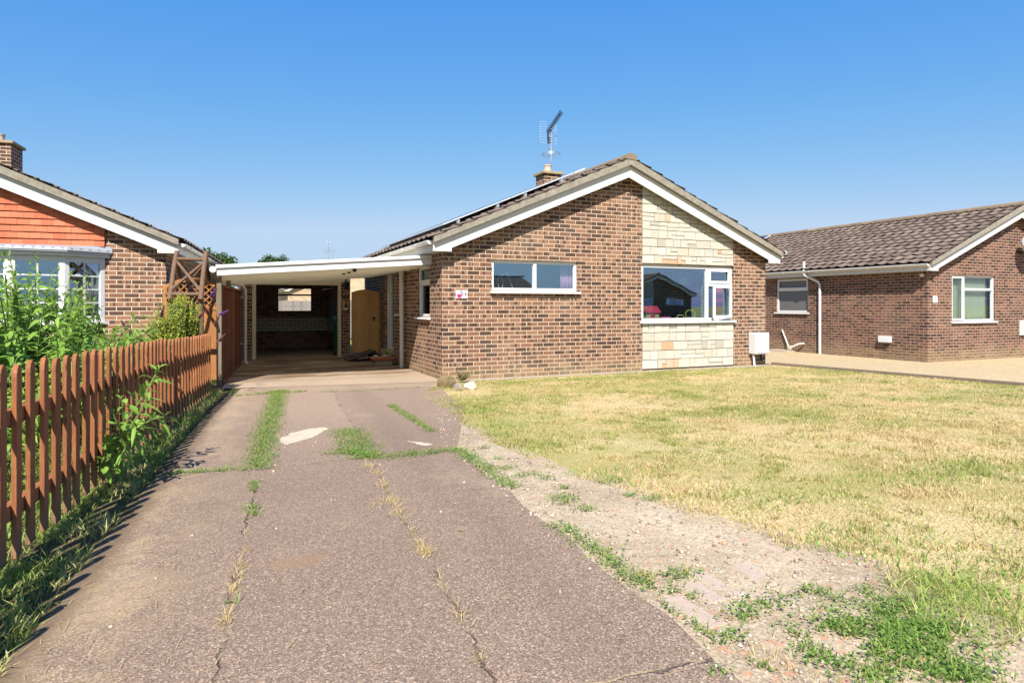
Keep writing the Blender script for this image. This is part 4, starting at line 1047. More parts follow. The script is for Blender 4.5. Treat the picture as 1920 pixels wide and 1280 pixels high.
# big buddleia before the bow window
bl = toW(-2.35, 7.2); stems = []
for i in range(480):
    bx, by = random.gauss(0, .5), random.gauss(0, .55)
    tx, ty = bx * 1.7 + random.gauss(-.15, .35), by * 1.5 + random.gauss(0, .35)
    hgt = random.uniform(.3, 1.12) * (1.0 - .12 * abs(tx)); 
    if random.random() < .42 and -.6 < tx < .45: hgt = random.uniform(1.0, 1.5) + .25 * random.random() * (abs(tx) < .3)
    tx = max(-1.3, min(tx, .85)); stems.append(((bx * .6, by * .6, 0), (tx, ty, hgt), (random.gauss(0, .06), random.gauss(0, .06), .08)))
for a, z in ((.95, 1.05), (1.05, .9), (.9, .75)): stems.append(((.2, 0, .2), (a, random.uniform(-.3, .1), z), (.05, 0, .2)))
bud = stems_plant('buddleia', 'large bright green buddleia bush in front of the bow window', 'shrub', (*bl, gz(*bl)), stems, M['bud'], (.10, .185), .28, .06)
spike(bud, (-.35, -.4, 1.1), (-.32, -.42, 1.2), M['purple'], .02, 80)
b2 = toW(-2.0, 4.5); stems = []
for i in range(70):
    bx, by = random.gauss(0, .28), random.gauss(0, .75)
    bx = max(-.8, min(bx, .4)); stems.append(((bx * .6, by, 0), (min(.62, bx * 1.4 + random.gauss(0, .2)), by + random.gauss(0, .2), random.uniform(.35, .85)), (random.gauss(0, .05), random.gauss(0, .05), .05)))
stems_plant('buddleia', 'low mass of green buddleia shoots behind the nearest pickets', 'shrub', (*b2, gz(*b2)), stems, M['bud'], (.08, .15), .27, .055)
b3 = toW(-1.22, 4.75); stems = [((0, 0, .1), (.30, .05, .62), (.1, 0, .05)), ((0, .1, .1), (.34, .45, .70), (.08, 0, .1)), ((0, .0, .1), (.26, -.25, .42), (.1, 0, .08)), ((0, .2, .05), (.22, .25, .40), (.12, 0, .05)),
        ((0, -.1, .1), (.2, -.3, .25), (.1, 0, .1)), ((0, .15, .1), (.42, .25, .36), (.05, 0, .12)), ((0, 0, .1), (.12, -.1, .5), (.1, 0, .0)), ((0, -.05, .1), (.18, -.22, .60), (.1, 0, .0)), ((0, .3, .1), (.25, .6, .5), (.1, 0, .0))]
stems_plant('buddleia', 'buddleia shoot growing out between the pickets over the drive edge', 'shrub', (*b3, gz(*b3)), stems, M['bud'], (.10, .17), .27, .055)
b4 = toW(-1.46, 10.0); stems = []
for i in range(420):
    a = random.uniform(0, 6.28); r = random.uniform(0, .52) if math.cos(a) < .2 else random.uniform(0, .26); h_ = 1.42 * math.sqrt(max(.1, 1 - (r / .66) ** 2)) * random.uniform(.7, 1.0)
    stems.append(((r * .3 * math.cos(a), r * .3 * math.sin(a), 0), (r * math.cos(a), r * math.sin(a), h_), (random.gauss(0, .03), random.gauss(0, .03), .02)))
ys_ = stems_plant('flowering_shrub', 'yellow green shrub with purple flower spikes in front of the trellis gate', 'shrub', (*b4, gz(*b4)), stems, M['yellow_leaf'], (.05, .095), .36, .035)
for p, q, m in (((.40, -.05, 1.40), (.47, -.08, 1.50), 'purple'), ((.52, -.1, 1.14), (.62, -.1, 1.20), 'purple'), ((.45, -.3, 1.0), (.5, -.3, 1.13), 'pinkflower'), ((-.2, -.4, 1.12), (-.16, -.42, 1.27), 'pinkflower'), ((-.62, -.2, .95), (-.68, -.2, 1.07), 'pinkflower'), ((.25, -.35, 1.1), (.33, -.35, 1.2), 'pinkflower'), ((.5, -.35, .78), (.58, -.38, .88), 'pinkflower'), ((-.75, -.15, .62), (-.8, -.15, .74), 'pinkflower')):
    spike(ys_, p, q, M[m], .05, 420)
pp = stems_plant('potted_plant', 'small bright green plant growing at the back of the terracotta planter', 'plant', (3.17, 13.68, .17), [((0, 0, 0), (random.gauss(0, .05), random.gauss(0, .05), random.uniform(.08, .2)), (0, 0, 0)) for _ in range(22)], M['yellow_leaf'], (.03, .06), .5, .02)

# ---- grass and weeds
def in_poly(P, poly):
    x, y = P[:, 0], P[:, 1]; ins = np.zeros(len(P), bool); n = len(poly); j = n - 1
    for i in range(n):
        xi, yi = poly[i]; xj, yj = poly[j]
        c = ((yi > y) != (yj > y)) & (x < (xj - xi) * (y - yi) / (yj - yi + 1e-12) + xi); ins ^= c; j = i
    return ins
def gza(P): 
    z = -.017 * (np.clip(P[:, 1], -4, 10.47) - 10.47); return z - .15 * np.clip((P[:, 0] - 10.8) / 4, 0, 1)
def blades(name, P, h, w, lean, mat, dz=0., droop=.25):
    n = len(P); a = RNG.random(n) * 6.283; z = gza(P) + dz - .004
    s_ = np.stack([np.cos(a), np.sin(a), 0 * a], 1); b_ = RNG.random(n) * 6.283; l = lean * RNG.random(n) ** .7
    d = np.stack([np.cos(b_) * l, np.sin(b_) * l, np.ones(n)], 1); d /= np.linalg.norm(d, axis=1, keepdims=True)
    B = np.concatenate([P, z[:, None]], 1); m = B + d * (h * .55)[:, None]
    d2 = d + np.stack([np.cos(b_), np.sin(b_), -.3 + 0 * a], 1) * (droop * l)[:, None]; tip = m + d2 * (h * .5)[:, None]
    hw = (w / 2)[:, None]
    V = np.stack([B - s_ * hw, B + s_ * hw, m + s_ * hw * .8, m - s_ * hw * .8, tip], 1).reshape(-1, 3)
    F = ((np.arange(n) * 5)[:, None, None] + np.array([(0, 1, 2), (0, 2, 3), (3, 2, 4)])[None]).reshape(-1, 3)
    return mesh_np(name, V, F, mat)
def vnoise(P, sc, seed):
    r = np.random.default_rng(seed); T = r.random((64, 64)); q = P * sc; i = np.floor(q).astype(int); f = q - i; f = f * f * (3 - 2 * f); i %= 63
    return (T[i[:, 0], i[:, 1]] * (1 - f[:, 0]) + T[i[:, 0] + 1, i[:, 1]] * f[:, 0]) * (1 - f[:, 1]) + (T[i[:, 0], i[:, 1] + 1] * (1 - f[:, 0]) + T[i[:, 0] + 1, i[:, 1] + 1] * f[:, 0]) * f[:, 1]
def scatter(poly, dens):
    a = np.array(poly); lo_, hi_ = a.min(0), a.max(0); n = int(np.prod(hi_ - lo_) * dens); P = lo_ + RNG.random((n, 2)) * (hi_ - lo_); return P[in_poly(P, poly)]
def seen(P): # keep the part of the plot the street side can see
    D = P[:, 0] * SA + P[:, 1] * CA; Lt = P[:, 0] * CA - P[:, 1] * SA
    return P[(D > 1.2) & (np.abs(Lt) < D * .95 + 1.)]
P = seen(scatter(lawn_poly, 8500)); D = np.hypot(P[:, 0], P[:, 1])
keep = RNG.random(len(P)) < np.clip(1.25 - D / 14, .35, 1); P = P[keep]; D = D[keep]
edge = [(x + .0, y) for x, y in lawn_edge]
k = .5 + 1.0 * vnoise(P, 1.6, 1) * (.4 + vnoise(P, 6., 2))
h = (.010 + .020 * RNG.random(len(P))) * (k + .9 * (vnoise(P, 9., 3) > .72)) * 1.05
tag(blades('lawn_grass', P, h, .0035 + .0022 * RNG.random(len(P)) + .0002 * D, 1.5, M['lawn']), 'short dry yellow and green lawn grass', 'grass', kind='stuff')
# greener, longer tufts in the lawn
tuft_c = [G(*p) for p in ((1440, 762), (1500, 770), (1690, 750), (1770, 748), (1800, 870), (1825, 880), (1480, 790), (1320, 700), (1560, 697), (1690, 706), (1880, 727), (900, 770), (960, 800), (1080, 820), (1180, 700), (1110, 712), (1060, 714), (1000, 716), (1090, 712), (1140, 709), (960, 718), (1240, 696), (1270, 695), (830, 760), (860, 775), (850, 752), (905, 800), (940, 815), (1000, 845), (1540, 775), (1640, 800), (1700, 790), (1420, 745), (1460, 935), (1350, 925), (1240, 880), (1110, 890), (1150, 905), (1620, 900), (1750, 900), (1530, 1010), (1600, 1025), (1700, 1040), (1850, 1075), (1900, 1060))]
Q = []
for c in tuft_c:
    n = 260; Q.append(np.array(c) + RNG.normal(size=(n, 2)) * np.array([.22, .10]))
Q = np.concatenate(Q); Q = Q[in_poly(Q, lawn_poly)]
tag(blades('grass_tufts', Q, .02 + .035 * RNG.random(len(Q)), .004 + .003 * RNG.random(len(Q)), 1.1, M['green_grass']), 'greener grass tufts standing in the dry lawn', 'grass', kind='stuff')
# long grass strip under the picket fence
sp_ = [toW(-1.26, .5), toW(-.80, .5), toW(-.88, 4), toW(-.92, 6), toW(-.94, 10.6), toW(-1.14, 10.6), toW(-1.24, 6)]
P = scatter(sp_, 6500); P = P[RNG.random(len(P)) < -.1 + 1.4 * vnoise(P, 3.3, 5)]
tag(blades('verge_grass', P, .022 + .085 * RNG.random(len(P)) * (.3 + vnoise(P, 2.2, 8)), .0045 + .003 * RNG.random(len(P)), 1.0, M['long_grass'], 0, .9), 'long green grass growing along the foot of the picket fence', 'grass', kind='stuff')
P = scatter([toW(-6, 2.0), toW(-1.2, 2.0), toW(-1.15, 12.2), toW(-6, 12.2)], 900)
tag(blades('bed_grass', P, .05 + .16 * RNG.random(len(P)), .006 + .006 * RNG.random(len(P)), 1.0, M['green_grass'], 0, .8), 'rough green growth on the bed behind the picket fence', 'grass', kind='stuff')
lg_poly = [G(*p) for p in ((1650, 1085), (1720, 1070), (1800, 1085), (1930, 1120), (1930, 1215), (1830, 1215), (1760, 1190), (1700, 1160))]
P = scatter(lg_poly, 6500); P = P[RNG.random(len(P)) < .1 + 1.5 * vnoise(P, 5, 44)]
tag(blades('long_grass', P, .03 + .065 * RNG.random(len(P)), .0035 + .0025 * RNG.random(len(P)), 2.0, M['long_grass'], 0, .9), 'long green grass at the lower right edge of the lawn', 'grass', kind='stuff')
def along(pts, hw, dens):
    out = []
    for a, b_ in zip(pts[:-1], pts[1:]):
        a, b_ = np.array(a), np.array(b_); ln = np.linalg.norm(b_ - a); n = int(ln * hw * 2 * dens); s_ = RNG.random(n)[:, None]
        nn = np.array([-(b_ - a)[1], (b_ - a)[0]]) / (ln + 1e-9); out.append(a + (b_ - a) * s_ + nn * (RNG.normal(size=(n, 1)) * hw * .55))
    return np.concatenate(out)
WD = 8500; Q = []
for pts, hw in ((((524, 733), (512, 775), (499, 815), (490, 850), (478, 884)), .12), (((655, 806), (668, 835), (690, 862)), .16), (((605, 853), (650, 851), (700, 856)), .05), (((640, 842), (700, 858)), .08),
                (((690, 862), (760, 856), (860, 844)), .10), (((858, 845), (900, 873), (935, 900), (966, 918)), .075), (((732, 761), (770, 785), (812, 812)), .06), (((1034, 985), (1090, 1013), (1150, 1062), (1215, 1112)), .062),
                (((1240, 1137), (1290, 1170), (1335, 1200)), .02), (((590, 737), (640, 735), (690, 733), (790, 727)), .015), (((440, 744), (505, 738), (575, 735)), .07), (((310, 892), (380, 886), (470, 881)), .06), (((475, 905), (477, 925)), .035), (((474, 950), (474, 975)), .04),
                (((430, 742), (440, 730)), .05), (((1500, 1108), (1580, 1130), (1660, 1158)), .05), (((1400, 1238), (1450, 1265)), .02)):
    q = along([G(*p) for p in pts], hw, WD); Q.append(q[RNG.random(len(q)) < .38 + .9 * vnoise(q, 12, 12)])
for px, py, rx in ((908, 842, .05), (935, 862, .035), (950, 880, .06), (985, 893, .07), (1025, 899, .06), (1060, 936, .08), (1055, 917, .05), (1180, 932, .05), (1222, 937, .06), (1100, 958, .06), (1145, 905, .07), (1060, 945, .05), (1270, 1082, .09), (1255, 1112, .04), (1300, 1122, .03), (1425, 1140, .10), (1395, 1160, .05), (1340, 1205, .03), (1372, 1198, .05), (1560, 1150, .05), (430, 1135, .02), (1205, 1090, .03), (865, 1000, .0), (1700, 1200, .10), (1480, 1125, .04), (1620, 1110, .05), (880, 790, .03), (1350, 1265, .03), (620, 735, .04)):
    n = int(rx * rx * 3.14 * WD * .8) + 4; Q.append(np.array(G(px, py)) + RNG.normal(size=(n, 2)) * rx * np.array([.75, .45]))
for poly in (((1470, 1190), (1560, 1160), (1640, 1172), (1720, 1150), (1800, 1185), (1860, 1225), (1960, 1270), (1960, 1340), (1640, 1340), (1560, 1270), (1510, 1235)), ((1640, 1120), (1700, 1130), (1760, 1180), (1680, 1190))):
    q = scatter([G(*p) for p in poly], WD * 3.2); q = q + RNG.normal(size=q.shape) * .03; Q.append(q[RNG.random(len(q)) < np.clip(2.4 * vnoise(q, 6, 33) - .55, 0, 1) * np.clip(2.2 * vnoise(q, 21, 34) - .35, .12, 1)])
Q = np.concatenate(Q)
def mats(name, P, mat, sz=.014): # small flat leaves of ground hugging weeds
    n = len(P); d = rand_unit(n, .15); b_ = np.concatenate([P, (gza(P) + RNG.random(n) * .022 + .006)[:, None]], 1); s_ = sz * RNG.uniform(.6, 1.5, n)
    V, F = leaf_arr(b_, d, np.tile([[0, 0, 1.]], (n, 1)), s_, s_ * .5, .2 * np.ones(n)); return mesh_np(name, V, F, mat)
tag(mats('crack_weeds', Q, M['weed'], .0135), 'bright green weeds growing along the cracks of the drive', 'weeds', kind='stuff')
sel = Q[RNG.random(len(Q)) < .18]
tag(blades('crack_grass', sel, .02 + .045 * RNG.random(len(sel)), .003 + .002 * RNG.random(len(sel)), 1.2, M['green_grass'], .008, .5), 'grass blades among the weeds of the drive cracks', 'grass', kind='stuff')
Q = []
for px, py, n, r in ((705, 890, 70, .05), (718, 912, 90, .05), (735, 945, 130, .05), (748, 965, 80, .04), (795, 1040, 170, .035), (790, 1025, 60, .03), (780, 1000, 20, .02), (695, 950, 30, .04), (425, 1168, 60, .025), (440, 1108, 40, .02), (446, 1085, 30, .015), (455, 1065, 40, .02), (462, 1035, 30, .02), (690, 875, 60, .05), (900, 1240, 30, .02), (860, 1160, 20, .02), (1215, 1085, 30, .02), (1690, 1245, 40, .05), (1430, 1240, 60, .07), (1500, 1270, 60, .08)):
    n = int(n * .75); Q.append(np.array(G(px, py)) + RNG.normal(size=(n, 2)) * r * np.array([.5, 1]))
for pts, hw, d in (((G(700, 880), G(735, 945), G(795, 1040), G(850, 1130), G(905, 1240)), .012, 1500), ((G(470, 900), G(455, 1050), G(425, 1170), G(400, 1260)), .010, 1300)):
    Q.append(along(pts, hw, d))
Q = np.concatenate(Q)
tag(blades('straw_tufts', Q, .02 + .04 * RNG.random(len(Q)), .002 + .0015 * RNG.random(len(Q)), 1.6, M['straw'], .008, .6), 'dry straw coloured grass along the drive cracks', 'grass', kind='stuff')
# loose straw lying about and small stones on the dirt
P = np.concatenate([scatter([toW(*p) for p in ((-.8, 1.6), (1.2, 1.6), (1.2, 5), (-.8, 5))], 26), scatter([toW(*p) for p in ((-.85, 1.6), (-.35, 1.6), (-.45, 4.6), (-.85, 4.6))], 160), scatter(dirt, 22)])
n = len(P); a = RNG.random(n) * 6.28; ln_ = .02 + .045 * RNG.random(n) ** 2; dv = np.stack([np.cos(a), np.sin(a)], 1); z = gza(P) + .013; nr = np.stack([-dv[:, 1], dv[:, 0]], 1) * .0008; bend = np.stack([-dv[:, 1], dv[:, 0]], 1) * (ln_ * RNG.normal(size=n) * .12)[:, None]
def at3(q, dz): return np.concatenate([q, (z + dz)[:, None]], 1)
V = np.stack([at3(P - dv * ln_[:, None] - nr, 0), at3(P - dv * ln_[:, None] + nr, 0), at3(P + bend + nr, .003), at3(P + bend - nr, .003), at3(P + dv * ln_[:, None], .001)], 1).reshape(-1, 3)
F = ((np.arange(n) * 5)[:, None, None] + np.array([(0, 1, 2), (0, 2, 3), (3, 2, 4)])[None]).reshape(-1, 3)
tag(mesh_np('loose_straw', V, F, M['straw']), 'dry straw pieces lying on the drive and dirt', 'straw', kind='stuff')
P = np.concatenate([seen(scatter(dirt, 420)), scatter([toW(*p) for p in ((-.8, 1.7), (1.2, 1.7), (1.2, 8), (-.8, 8))], 7)])
P = P[np.hypot(P[:, 0], P[:, 1]) < 9]; n = len(P); r = .004 + .011 * RNG.random(n) ** 3
ico = np.array([(1, 0, 0), (-1, 0, 0), (0, 1, 0), (0, -1, 0), (0, 0, 1), (0, 0, -.6)], float); tf = np.array([(0, 2, 4), (2, 1, 4), (1, 3, 4), (3, 0, 4), (2, 0, 5), (1, 2, 5), (3, 1, 5), (0, 3, 5)])
V = (np.concatenate([P, (gza(P) + .008)[:, None]], 1)[:, None] + ico[None] * (r[:, None, None] * RNG.uniform(.6, 1.25, (n, 6, 1)) * np.array([1, 1, .7]))).reshape(-1, 3)
F = ((np.arange(n) * 6)[:, None, None] + tf[None]).reshape(-1, 3)
k = NT('mixed_pebble'); pm_ = k.done(k.bsdf(k.ramp(k.isl(), [(0, (.20, .15, .12)), (.4, (.42, .33, .25)), (.75, (.60, .50, .38)), (.9, (.55, .28, .16)), (1, (.70, .64, .55))]), .85))
tag(mesh_np('pebbles', V, F, pm_), 'small mixed pebbles scattered over the dirt verge', 'pebbles', kind='stuff')
# sunken pink bricks in the dirt
pav = plain('pink_paver', (.50, .385, .305), .9, var=.22, sc=14, bump=.006, grime=(.48, .37, .26))
for i, (px, py, a, lx, ly, lab) in enumerate(((1412, 1075, 100, .20, .09, 'pale pink brick sunk in the dirt, nearest the lawn edge'), (1340, 1095, 112, .22, .07, 'thin pink brick sunk in the dirt between two wider ones'), (1318, 1112, 110, .19, .09, 'reddest pink brick sunk in the dirt beside green weeds'),
                                          (1440, 1122, 165, .26, .06, 'long pale brick lying crosswise in the dirt above a weed mat'), (1300, 1148, 118, .26, .09, 'large pinkish brick half buried beside the drive edge'), (1465, 1035, 118, .24, .025, 'narrow pink edging strip at the lawn border'))):
    x, y = G(px, py); o = MB().box(-lx / 2, lx / 2, -ly / 2, ly / 2, -.03, .003).build('sunken_brick', pav, bevel=.006)
    o.location = (x, y, gz(x, y) + .004); o.rotation_euler = (R(random.uniform(-2, 2)), R(random.uniform(-2, 2)), R(a - 24)); tag(o, lab, 'brick', 'sunken pink bricks in the dirt')
# rocks at the corner of the bungalow
for px, py, r, m, lab, sd_ in ((842, 727, (.175, .12, .125), 'rock', 'mossy brown rock at the corner of the bungalow', 1), (862, 733, (.085, .08, .07), 'rock_grey', 'small grey rock between the mossy and the white rock', 2), (884, 731, (.12, .09, .085), 'rock_white', 'white rock on the lawn corner by the brick wall', 3)):
    x, y = G(px, py); o = rock_mesh('rock', M[m], r, None, sd_); o.location = (x, y + .06, gz(x, y) + r[2] * .6); tag(o, lab, 'rock', 'rocks at the bungalow corner')
x, y = G(868, 718); stems_plant('weed_plant', 'small reddish weed growing behind the white rock', 'plant', (x, y, 0.05), [((0, 0, 0), (random.gauss(0, .12), random.gauss(0, .05), random.uniform(.08, .18)), (0, 0, 0)) for _ in range(18)], leafy('reddish_weed_leaf', (.20, .10, .05), (.22, .24, .08)), (.03, .06), .45, .03)

# ------------------------------------------------------------------ fittings on the main bungalow
mx = thing('meter_box', 'white meter cabinet on the right end of the front wall', 'meter box', (10.28, 10.47, 0))
mbx = MB().box(-.115, .265, -.22, -.0, .25, .70).build('cabinet', M['white'], mx, bevel=.015)
MB().box(-.078, .238, -.2225, -.2202, .277, .638).build('seam', M['lead'], mx)
MB().box(-.07, .23, -.232, -.2226, .285, .63).build('door', M['white'], mx, bevel=.006)
MB().tube([(-.07, -.10, .26), (-.07, -.12, .12), (-.085, -.15, -.04)], .022, 10).build('supply_pipe', M['upvc'], mx, smooth=True)
MB().tube([(-.084, -.148, .0), (-.088, -.155, -.05)], .03, 10).build('pipe_sleeve', M['black'], mx)
MB().tube([(.20, -.05, .25), (.20, -.05, .12), (.22, -.09, .09), (.25, -.09, .12), (.25, -.07, .16)], .022, 10).build('cable_loop', M['black'], mx, smooth=True)
pq = thing('house_number_plaque', 'white plaque with the number 54 in dark digits over a pink blot', 'sign', (3.38 + .345, 10.47, 1.465))
MB().box(-.108, .108, -.012, -.002, -.07, .07).build('plaque', M['white'], pq, bevel=.003)
def digits(parent, txt, size, loc, mat, rot=0):
    cu = bpy.data.curves.new('number', 'FONT'); cu.body = txt; cu.size = size; cu.extrude = .0015; cu.align_x = 'CENTER'; cu.align_y = 'CENTER'
    o = bpy.data.objects.new('number', cu); me = None
    COL.objects.link(o); dg = bpy.context.evaluated_depsgraph_get(); me = bpy.data.meshes.new_from_object(o.evaluated_get(dg)); bpy.data.objects.remove(o)
    n = bpy.data.objects.new('number', me); COL.objects.link(n); me.materials.clear(); me.materials.append(mat); n.parent = parent; n.location = loc; n.rotation_euler = (R(90), 0, 0); 
    if rot: n.rotation_euler = (R(90), R(rot), 0)
    return n
digits(pq, '5', .11, (-.005, -.0155, .02), M['ink'], -12); digits(pq, '4', .09, (.065, -.0155, .0), M['ink'], -30)
bt = MB(); bt.prism([(-.045 + .045 * math.cos(t) * (1 + .15 * math.sin(3 * t)), -.028 + .036 * math.sin(t)) for t in [2 * math.pi * i / 24 for i in range(24)]], -.0138, -.0122); bt.build('pink_blot', M['pinkink'], pq)
# solar array over the left slope
sa_ = thing('solar_array', 'dark solar panels in pale metal frames on the left roof slope of the bungalow', 'solar panels', (HX, HY, 0))
def lies(x0, x1, y0, y1, h0, h1): return MB().add([(x, y, zr(x) + h) for h in (h0, h1) for y in (y0, y1) for x in (x0, x1)], BOXF)
for ry_ in range(5):
    for rx_ in range(2):
        x0 = .10 + rx_ * 1.30; y0 = .26 + ry_ * 1.02
        fo = lies(x0, x0 + 1.285, y0, y0 + 1.0, .135, .16).build('solar_panel', M['alu'], sa_)
        lies(x0 + .02, x0 + 1.265, y0 + .02, y0 + .98, .161, .163).build('cells', M['solar'], fo)
        lies(x0 + .01, x0 + 1.275, y0 + .01, y0 + .99, .122, .128).build('backing', M['panel_under'], fo)
for xx in (.35, 1.1, 1.65, 2.4): lies(xx, xx + .04, .22, 5.3, .055, .12).build('rail', M['lead'], sa_)
lies(2.72, 2.95, .27, .31, .13, .165).build('rail_end', M['alu'], sa_)
# aerial on the chimney
ae = thing('tv_aerial', 'tall television aerial with a ring and a slanted fish bone boom on the chimney', 'aerial', (HX + BW / 2 + .12, HY + 3.13 + .1, 4.30))
MB().tube([(0, 0, -.02), (0, 0, 1.22)], .017, 8).build('mast', M['steel'], ae, smooth=True)
rgm = MB()
for zz, r in ((.56, .215), (.60, .215)):
    rgm.tube([(r * math.cos(t), r * math.sin(t) , zz) for t in np.linspace(.4, 6.1, 30)], .006, 6)
rgm.tube([(-.215, 0, .58), (.0, 0, .60)], .004, 5)
rgm.tube([(0, 0, .68), (0, 0, .72)], .03, 8); rgm.box(-.05, .05, -.02, .02, .70, .73); rgm.build('ring_dipole', M['steel'], ae)
bmm = MB(); d0, d1 = Vector((-.16, .05, .92)), Vector((.10, .0, 1.50))
# boom pointing away up to the right, many short elements
A_, B_ = Vector((-.09, .0, 1.10)), Vector((.10, -.30, 1.50))
bmm.tube([A_, B_], .012, 6)
for i in range(16):
    p = A_.lerp(B_, i / 15); e_ = Vector((.055, .025, -.028)); bmm.tube([p - e_, p + e_], .008, 5); bmm.tube([p + Vector((.02, 0, .03)) - e_, p + Vector((.02, 0, .03)) + e_], .008, 5)
bmm.tube([A_ + Vector((-.01, 0, .0)), (-.08, 0, .93)], .012, 6); bmm.tube([A_ + Vector((.06, 0, .02)), (0, 0, 1.02)], .012, 6)
for zz in (.86, .92, .97): bmm.box(-.10, .02, -.012, .012, zz - .012, zz + .012)
bmm.tube([(-.075, 0, .82), (-.075, 0, 1.06)], .012, 6)
bmm.build('boom', M['black'], ae)
rf_ = MB()
for i in range(9):
    zz = .86 + i * .062
    rf_.tube([(-.26 + .01 * abs(i - 4), .06, zz), (-.09, .03, zz)], .003, 4); rf_.tube([(.03, .03, zz), (.17, .06, zz)], .003, 4)
rf_.tube([(-.26, .06, .86), (-.26, .06, 1.36)], .003, 4); rf_.tube([(.17, .06, .86), (.17, .06, 1.36)], .003, 4)
rf_.build('reflector', M['alu'], ae)
# behind the panes
TM = lambda u, n, z: (HX + u, HY - n - 0, z)
curtain('curtain', 'pink curtain drawn to the right of the small front window', lambda u, n, z: (HX + u, HY + .22 - n, z), 2.38, 2.72, 1.40, 2.15, M['curtain'], 5, .02)
curtain('curtain', 'red curtain behind the open casement of the big window', lambda u, n, z: (HX + u, HY + .24 - n, z), 6.05, 6.31, .95, 2.15, M['curtain_red'], 4, .025)
tw_ = thing('toy_house', 'toy house with pink roof and yellow walls in the corner of the big window', 'toy', (HX + 4.46, HY + .30, 1.02))
MB().box(-.16, .16, -.12, .12, 0, .12).build('toy_wall', M['toy_yellow'], tw_, bevel=.006)
MB().prism([(-.12, .121), (.12, .121), (0, .22)], .1, .16, 'x').build('toy_gable', M['toy_yellow'], tw_)
MB().prism([(-.155, .11), (0, .245), (.155, .11), (.14, .10), (0, .223), (-.14, .10)], -.19, .19, 'x').build('toy_roof', M['toy_red'], tw_)
MB().box(.161, .165, -.04, .04, .0, .09).build('toy_door', M['toy_red'], tw_); MB().box(-.05, .05, -.125, -.1205, 0, .07).build('toy_door', M['toy_red'], tw_)
tp = MB().box(-.12, .12, -.08, .08, 0, .05).build('toy_box', M['toy_pink'], bevel=.01); tp.location = (HX + 4.80, HY + .28, 1.0); tag(tp, 'low pink toy box beside the toy house in the window', 'toy')
def toy_chair(x, w, h_, mat, lab):
    t = thing('toy_chair', lab, 'toy chair', (x, HY + .45, .9))
    MB().tube([(-w / 2, 0, 0), (-w / 2, 0, h_ - .05), (-w / 2 + .05, 0, h_), (w / 2 - .05, 0, h_), (w / 2, 0, h_ - .05), (w / 2, 0, 0)], .012, 8).build('back_frame', mat, t, smooth=True)
    MB().box(-w / 2 + .01, w / 2 - .01, 0, .2, -.02, .0).build('seat', mat, t)
    MB().box(-w / 2 + .02, w / 2 - .02, -.008, .008, .02, h_ * .55).build('backrest', M['steel'], t)
toy_chair(HX + 5.36, .20, .17, M['toy_yellow'], 'small yellow child chair back seen low in the big window')
toy_chair(HX + 5.62, .24, .27, M['toy_lime'], 'lime green child chair frame low in the big window')
for x, z, lab in ((HX + 5.77, 1.76, 'upper white house shaped hanging lamp in the big window'), (HX + 6.16, 1.52, 'lower white house shaped hanging lamp in the big window')):
    t = thing('hanging_lamp', lab, 'lamp', (x, HY + .9, z))
    MB().prism([(-.09, 0), (.09, 0), (.09, .09), (0, .18), (-.09, .09)], -.07, .07).build('lamp_body', M['white'], t, bevel=.008); MB().box(-.16, .16, -.12, .12, -.03, -.002).build('lamp_tray', M['white'], t, bevel=.008)
    MB().tube([(0, 0, .18), (0, 0, 2.29 - z)], .004, 5).build('cord', M['white'], t)
hs = thing('hoop_stand', 'white wire hoop stand behind the left pane of the small window', 'stand', (HX + 1.32, HY + .35, 1.55))
MB().tube([(-.10 + .05 * math.cos(t), 0, .15 + .12 * math.sin(t)) for t in np.linspace(0, 6.28, 20)], .008, 6).build('hoop', M['white'], hs, smooth=True)
MB().tube([(.02, 0, .34), (.16, 0, .0)], .010, 6).build('leg', M['white'], hs); MB().tube([(-.1, 0, .27), (.03, 0, .32)], .008, 6).build('arm', M['white'], hs)

# ------------------------------------------------------------------ fittings on the right bungalow
wv = MB().box(-.10, 0, -.17, .17, .29, .46).build('wall_vent', M['white'], None, bevel=.012); wv.location = (RX - .002, RY + 1.12, -.0); tag(wv, 'white box vent low on the side wall of the right bungalow', 'vent')
sl = thing('security_light', 'small white security sensor under the eave of the right bungalow', 'light', (RX, RY + .12, 2.04))
MB().tube([(-.03, 0, .16), (-.03, 0, .03)], .006, 6).build('bracket', M['white'], sl); MB().lathe([(.02, -.04), (.05, -.02), (.05, .02), (.03, .035)], (-.055, 0, 0), 14).build('sensor', M['white'], sl, smooth=True)
n7 = thing('house_number_plaque', 'small white plaque with the blue number 7 on the right bungalow', 'sign', (RX + .27, RY, 1.43))
MB().box(-.09, .09, -.010, -.002, -.085, .085).build('plaque', M['white'], n7, bevel=.003); digits(n7, '7', .13, (0, -.0125, -.005), M['blueink'])
sd2 = thing('satellite_dish', 'pale grey satellite dish on the front of the right bungalow at the picture edge', 'satellite dish', (RX + 3.76, RY, 2.78))
di = MB(); ax = Vector((-.15, -.86, .42)).normalized(); cc_ = Vector((0, -.32, .12)); u_ = ax.orthogonal().normalized(); v_ = ax.cross(u_); vs = [cc_ - ax * .05]; fs = []
for j in range(1, 6):
    for k in range(24): w_ = 2 * math.pi * k / 24; r = .26 * j / 5; vs.append(cc_ - ax * .05 + ax * (.07 * (j / 5) ** 2) + (u_ * math.cos(w_) + v_ * math.sin(w_)) * r)
fs = [(0, 1 + k, 1 + (k + 1) % 24) for k in range(24)] + [(1 + (j - 1) * 24 + k, 1 + (j - 1) * 24 + (k + 1) % 24, 1 + j * 24 + (k + 1) % 24, 1 + j * 24 + k) for j in range(1, 5) for k in range(24)]
do = di.add(vs, fs).build('dish', M['lead'], sd2, smooth=True); sm = do.modifiers.new('thick', 'SOLIDIFY'); sm.thickness = .006
